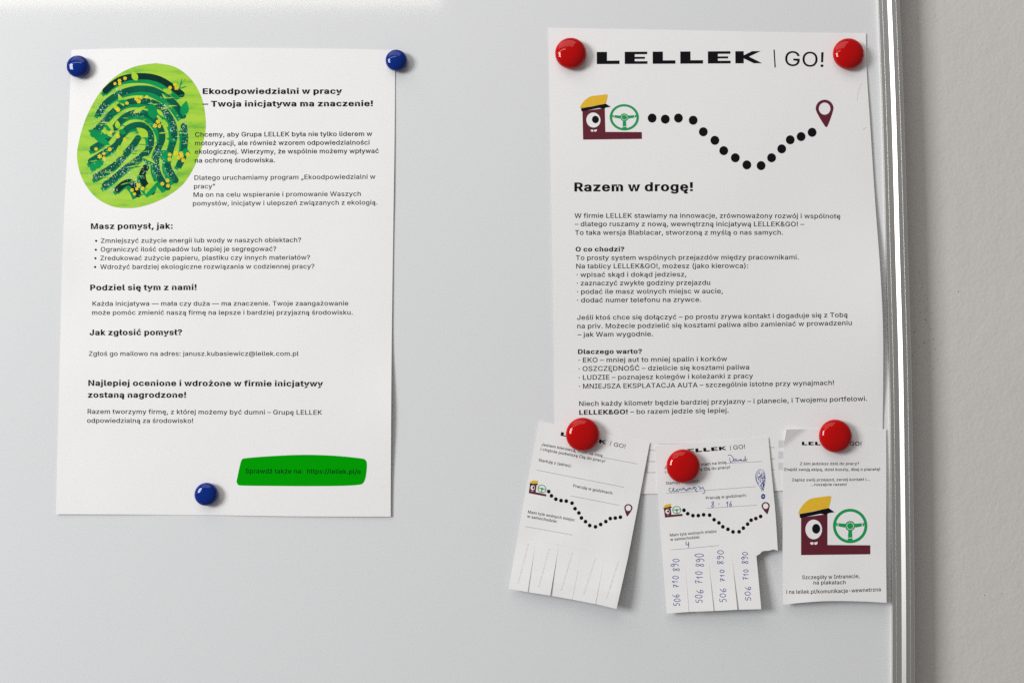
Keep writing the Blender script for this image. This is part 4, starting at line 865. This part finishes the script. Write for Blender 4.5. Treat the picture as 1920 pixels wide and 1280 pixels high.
C3 = empty('info_card', at(1566, 968), 'white info card with large yellow-capped letter emblem and one bent corner, next to the frame', 'card', 'cards pinned under the right poster')
sheet('card_sheet', [(1474.5,804.6),(1512,804),(1570,803.4),(1661.3,804.4)], spl([(1467.8,1132.8),(1500,1129.5),(1549,1126.2),(1610,1126.6),(1662.3,1129.2)]),
      [(1474.5,804.6),(1468.9,837.5),(1467.9,920),(1467.2,1030),(1467.8,1132.8)], spl([(1661.3,804.4),(1661.8,900),(1661.4,1020),(1662.3,1129.2)]), h_c3, C3, 4)
e7 = lambda p: (1450+p[0]/8, 770+p[1]/8)
e8 = lambda p: (1450+p[0]/5.3333, 910+p[1]/5.3333)
P = Print(h_c3); logo(P, e7((428,514)), e7((1012,516)), 6.7, M['ink'], C3)
P = Print(h_c3); P.stroke([e7((1085,455)), e7((1085,530))], .9, M['ink3']); P.build('logo_bar', C3); P.text('GO!', e7((1150,519)), e7((1322,521)), 7.6, M['ink'], -.004); P.build('logo_suffix', C3)
block([('Z kim jedziesz dziś do pracy?',*e7((400,811)),*e7((1287,809)),.0),('Znajdź swoją ekipę, dziel koszty, dbaj o planetę!',*e7((160,896)),*e7((1600,892)),.5),
       ('Zapisz swój przejazd, zerwij kontakt i…',*e7((280,1053)),*e7((1445,1044)),.2),('…ruszajcie razem!',*e7((560,1122)),*e7((1098,1121)))], 5.2, M['ink2'], 'text_line', C3, h_c3, .003)
block([('Szczegóły w Intranecie,',*e8((288,933)),*e8((862,920)),.4),('na plakatach',*e8((400,986)),*e8((723,983))),('i na lellek.pl/komunikacja-wewnetrzna',*e8((130,1079)),*e8((1075,1053)),.9)], 7.0, M['ink2'], 'text_line', C3, h_c3)
emblem(C3, h_c3, e8((277,693)), e8((970,685)), e8((277,318)))

# ================================================================== magnets
def magnet(name, px, py, rpx, base_h, m, label, group, hh):
    R_ = rpx / 2090.0
    c = at(px, py, base_h + hh * 0.42)
    loc = Vector((c.x, -base_h * .001, c.z))
    o = empty(name, loc, label, 'magnet', group)
    prof = [(0.0, .0), (.86, .0), (.90, .02), (.915, .12), (.93, .17)]
    prof += [(.955, .20), (.985, .27), (1.0, .36)]
    for k in range(1, 15):
        a = math.pi / 2 * k / 14
        prof.append((math.cos(a) ** .80, .36 + .64 * math.sin(a) ** .92))
    prof[-1] = (0, 1.0)
    n = 64; vs = []; fs = []; idx = []
    for (r, z) in prof[1:-1]:
        row = []
        for k in range(n):
            a = 2*math.pi*k/n; row.append(len(vs)); vs.append(loc + Vector((R_*r*math.cos(a), -z*hh*.001, R_*r*math.sin(a))))
        idx.append(row)
    t = len(vs); vs.append(loc + Vector((0, -hh*.001, 0))); b = len(vs); vs.append(loc.copy())
    for i in range(len(idx)-1):
        for k in range(n): fs.append((idx[i][k], idx[i][(k+1) % n], idx[i+1][(k+1) % n], idx[i+1][k]))
    for k in range(n):
        fs.append((idx[-1][k], idx[-1][(k+1) % n], t)); fs.append((idx[0][(k+1) % n], idx[0][k], b))
    link('plastic_dome', vs, fs, [M[m]], o, smooth=True)
    vs = []; fs = []
    for z in (-.00015, .0):
        for k in range(24):
            a = 2*math.pi*k/24; vs.append(loc + Vector((R_*.6*math.cos(a), -z + .0, R_*.6*math.sin(a))))
    for k in range(24): fs.append((k, (k+1) % 24, 24+(k+1) % 24, 24+k))
    fs.append(tuple(range(24))); fs.append(tuple(reversed(range(24, 48))))
    link('magnet_disc', vs, fs, [M['steel']], o)
    return o
GB, GR = 'blue dome magnets holding the left poster', 'red dome magnets holding the right poster and cards'
magnet('magnet', 146, 124.8, 21.2, .85+.3, 'blue', 'blue dome magnet on the top left corner of the green artwork poster', GB, 8.2)
magnet('magnet', 743, 113.3, 20.6, .85+.3, 'blue', 'blue dome magnet on the top right corner of the green artwork poster', GB, 8.2)
magnet('magnet', 386.3, 926, 21.2, 1.1+.3, 'blue', 'blue dome magnet near the bottom edge of the poster, beside its green badge', GB, 8.2)
magnet('magnet', 1070, 100, 30.0, .9+.3, 'red', 'red dome magnet left of the large black logo on the dotted route poster', GR, 10.5)
magnet('magnet', 1591, 101, 30.0, 1.1+.3, 'red', 'red dome magnet right of the large black logo, nearest the top of the frame', GR, 10.5)
magnet('magnet', 1092.3, 814.2, 31.2, 2.5, 'red', 'red dome magnet holding the tilted blank tear-off card', GR, 10.5)
magnet('magnet', 1281, 873.5, 31.2, 3.4, 'red', 'red dome magnet on the card with blue handwriting', GR, 10.5)
magnet('magnet', 1566.5, 817, 30.6, 2.6, 'red', 'red dome magnet at the top of the info card beside the frame', GR, 10.5)
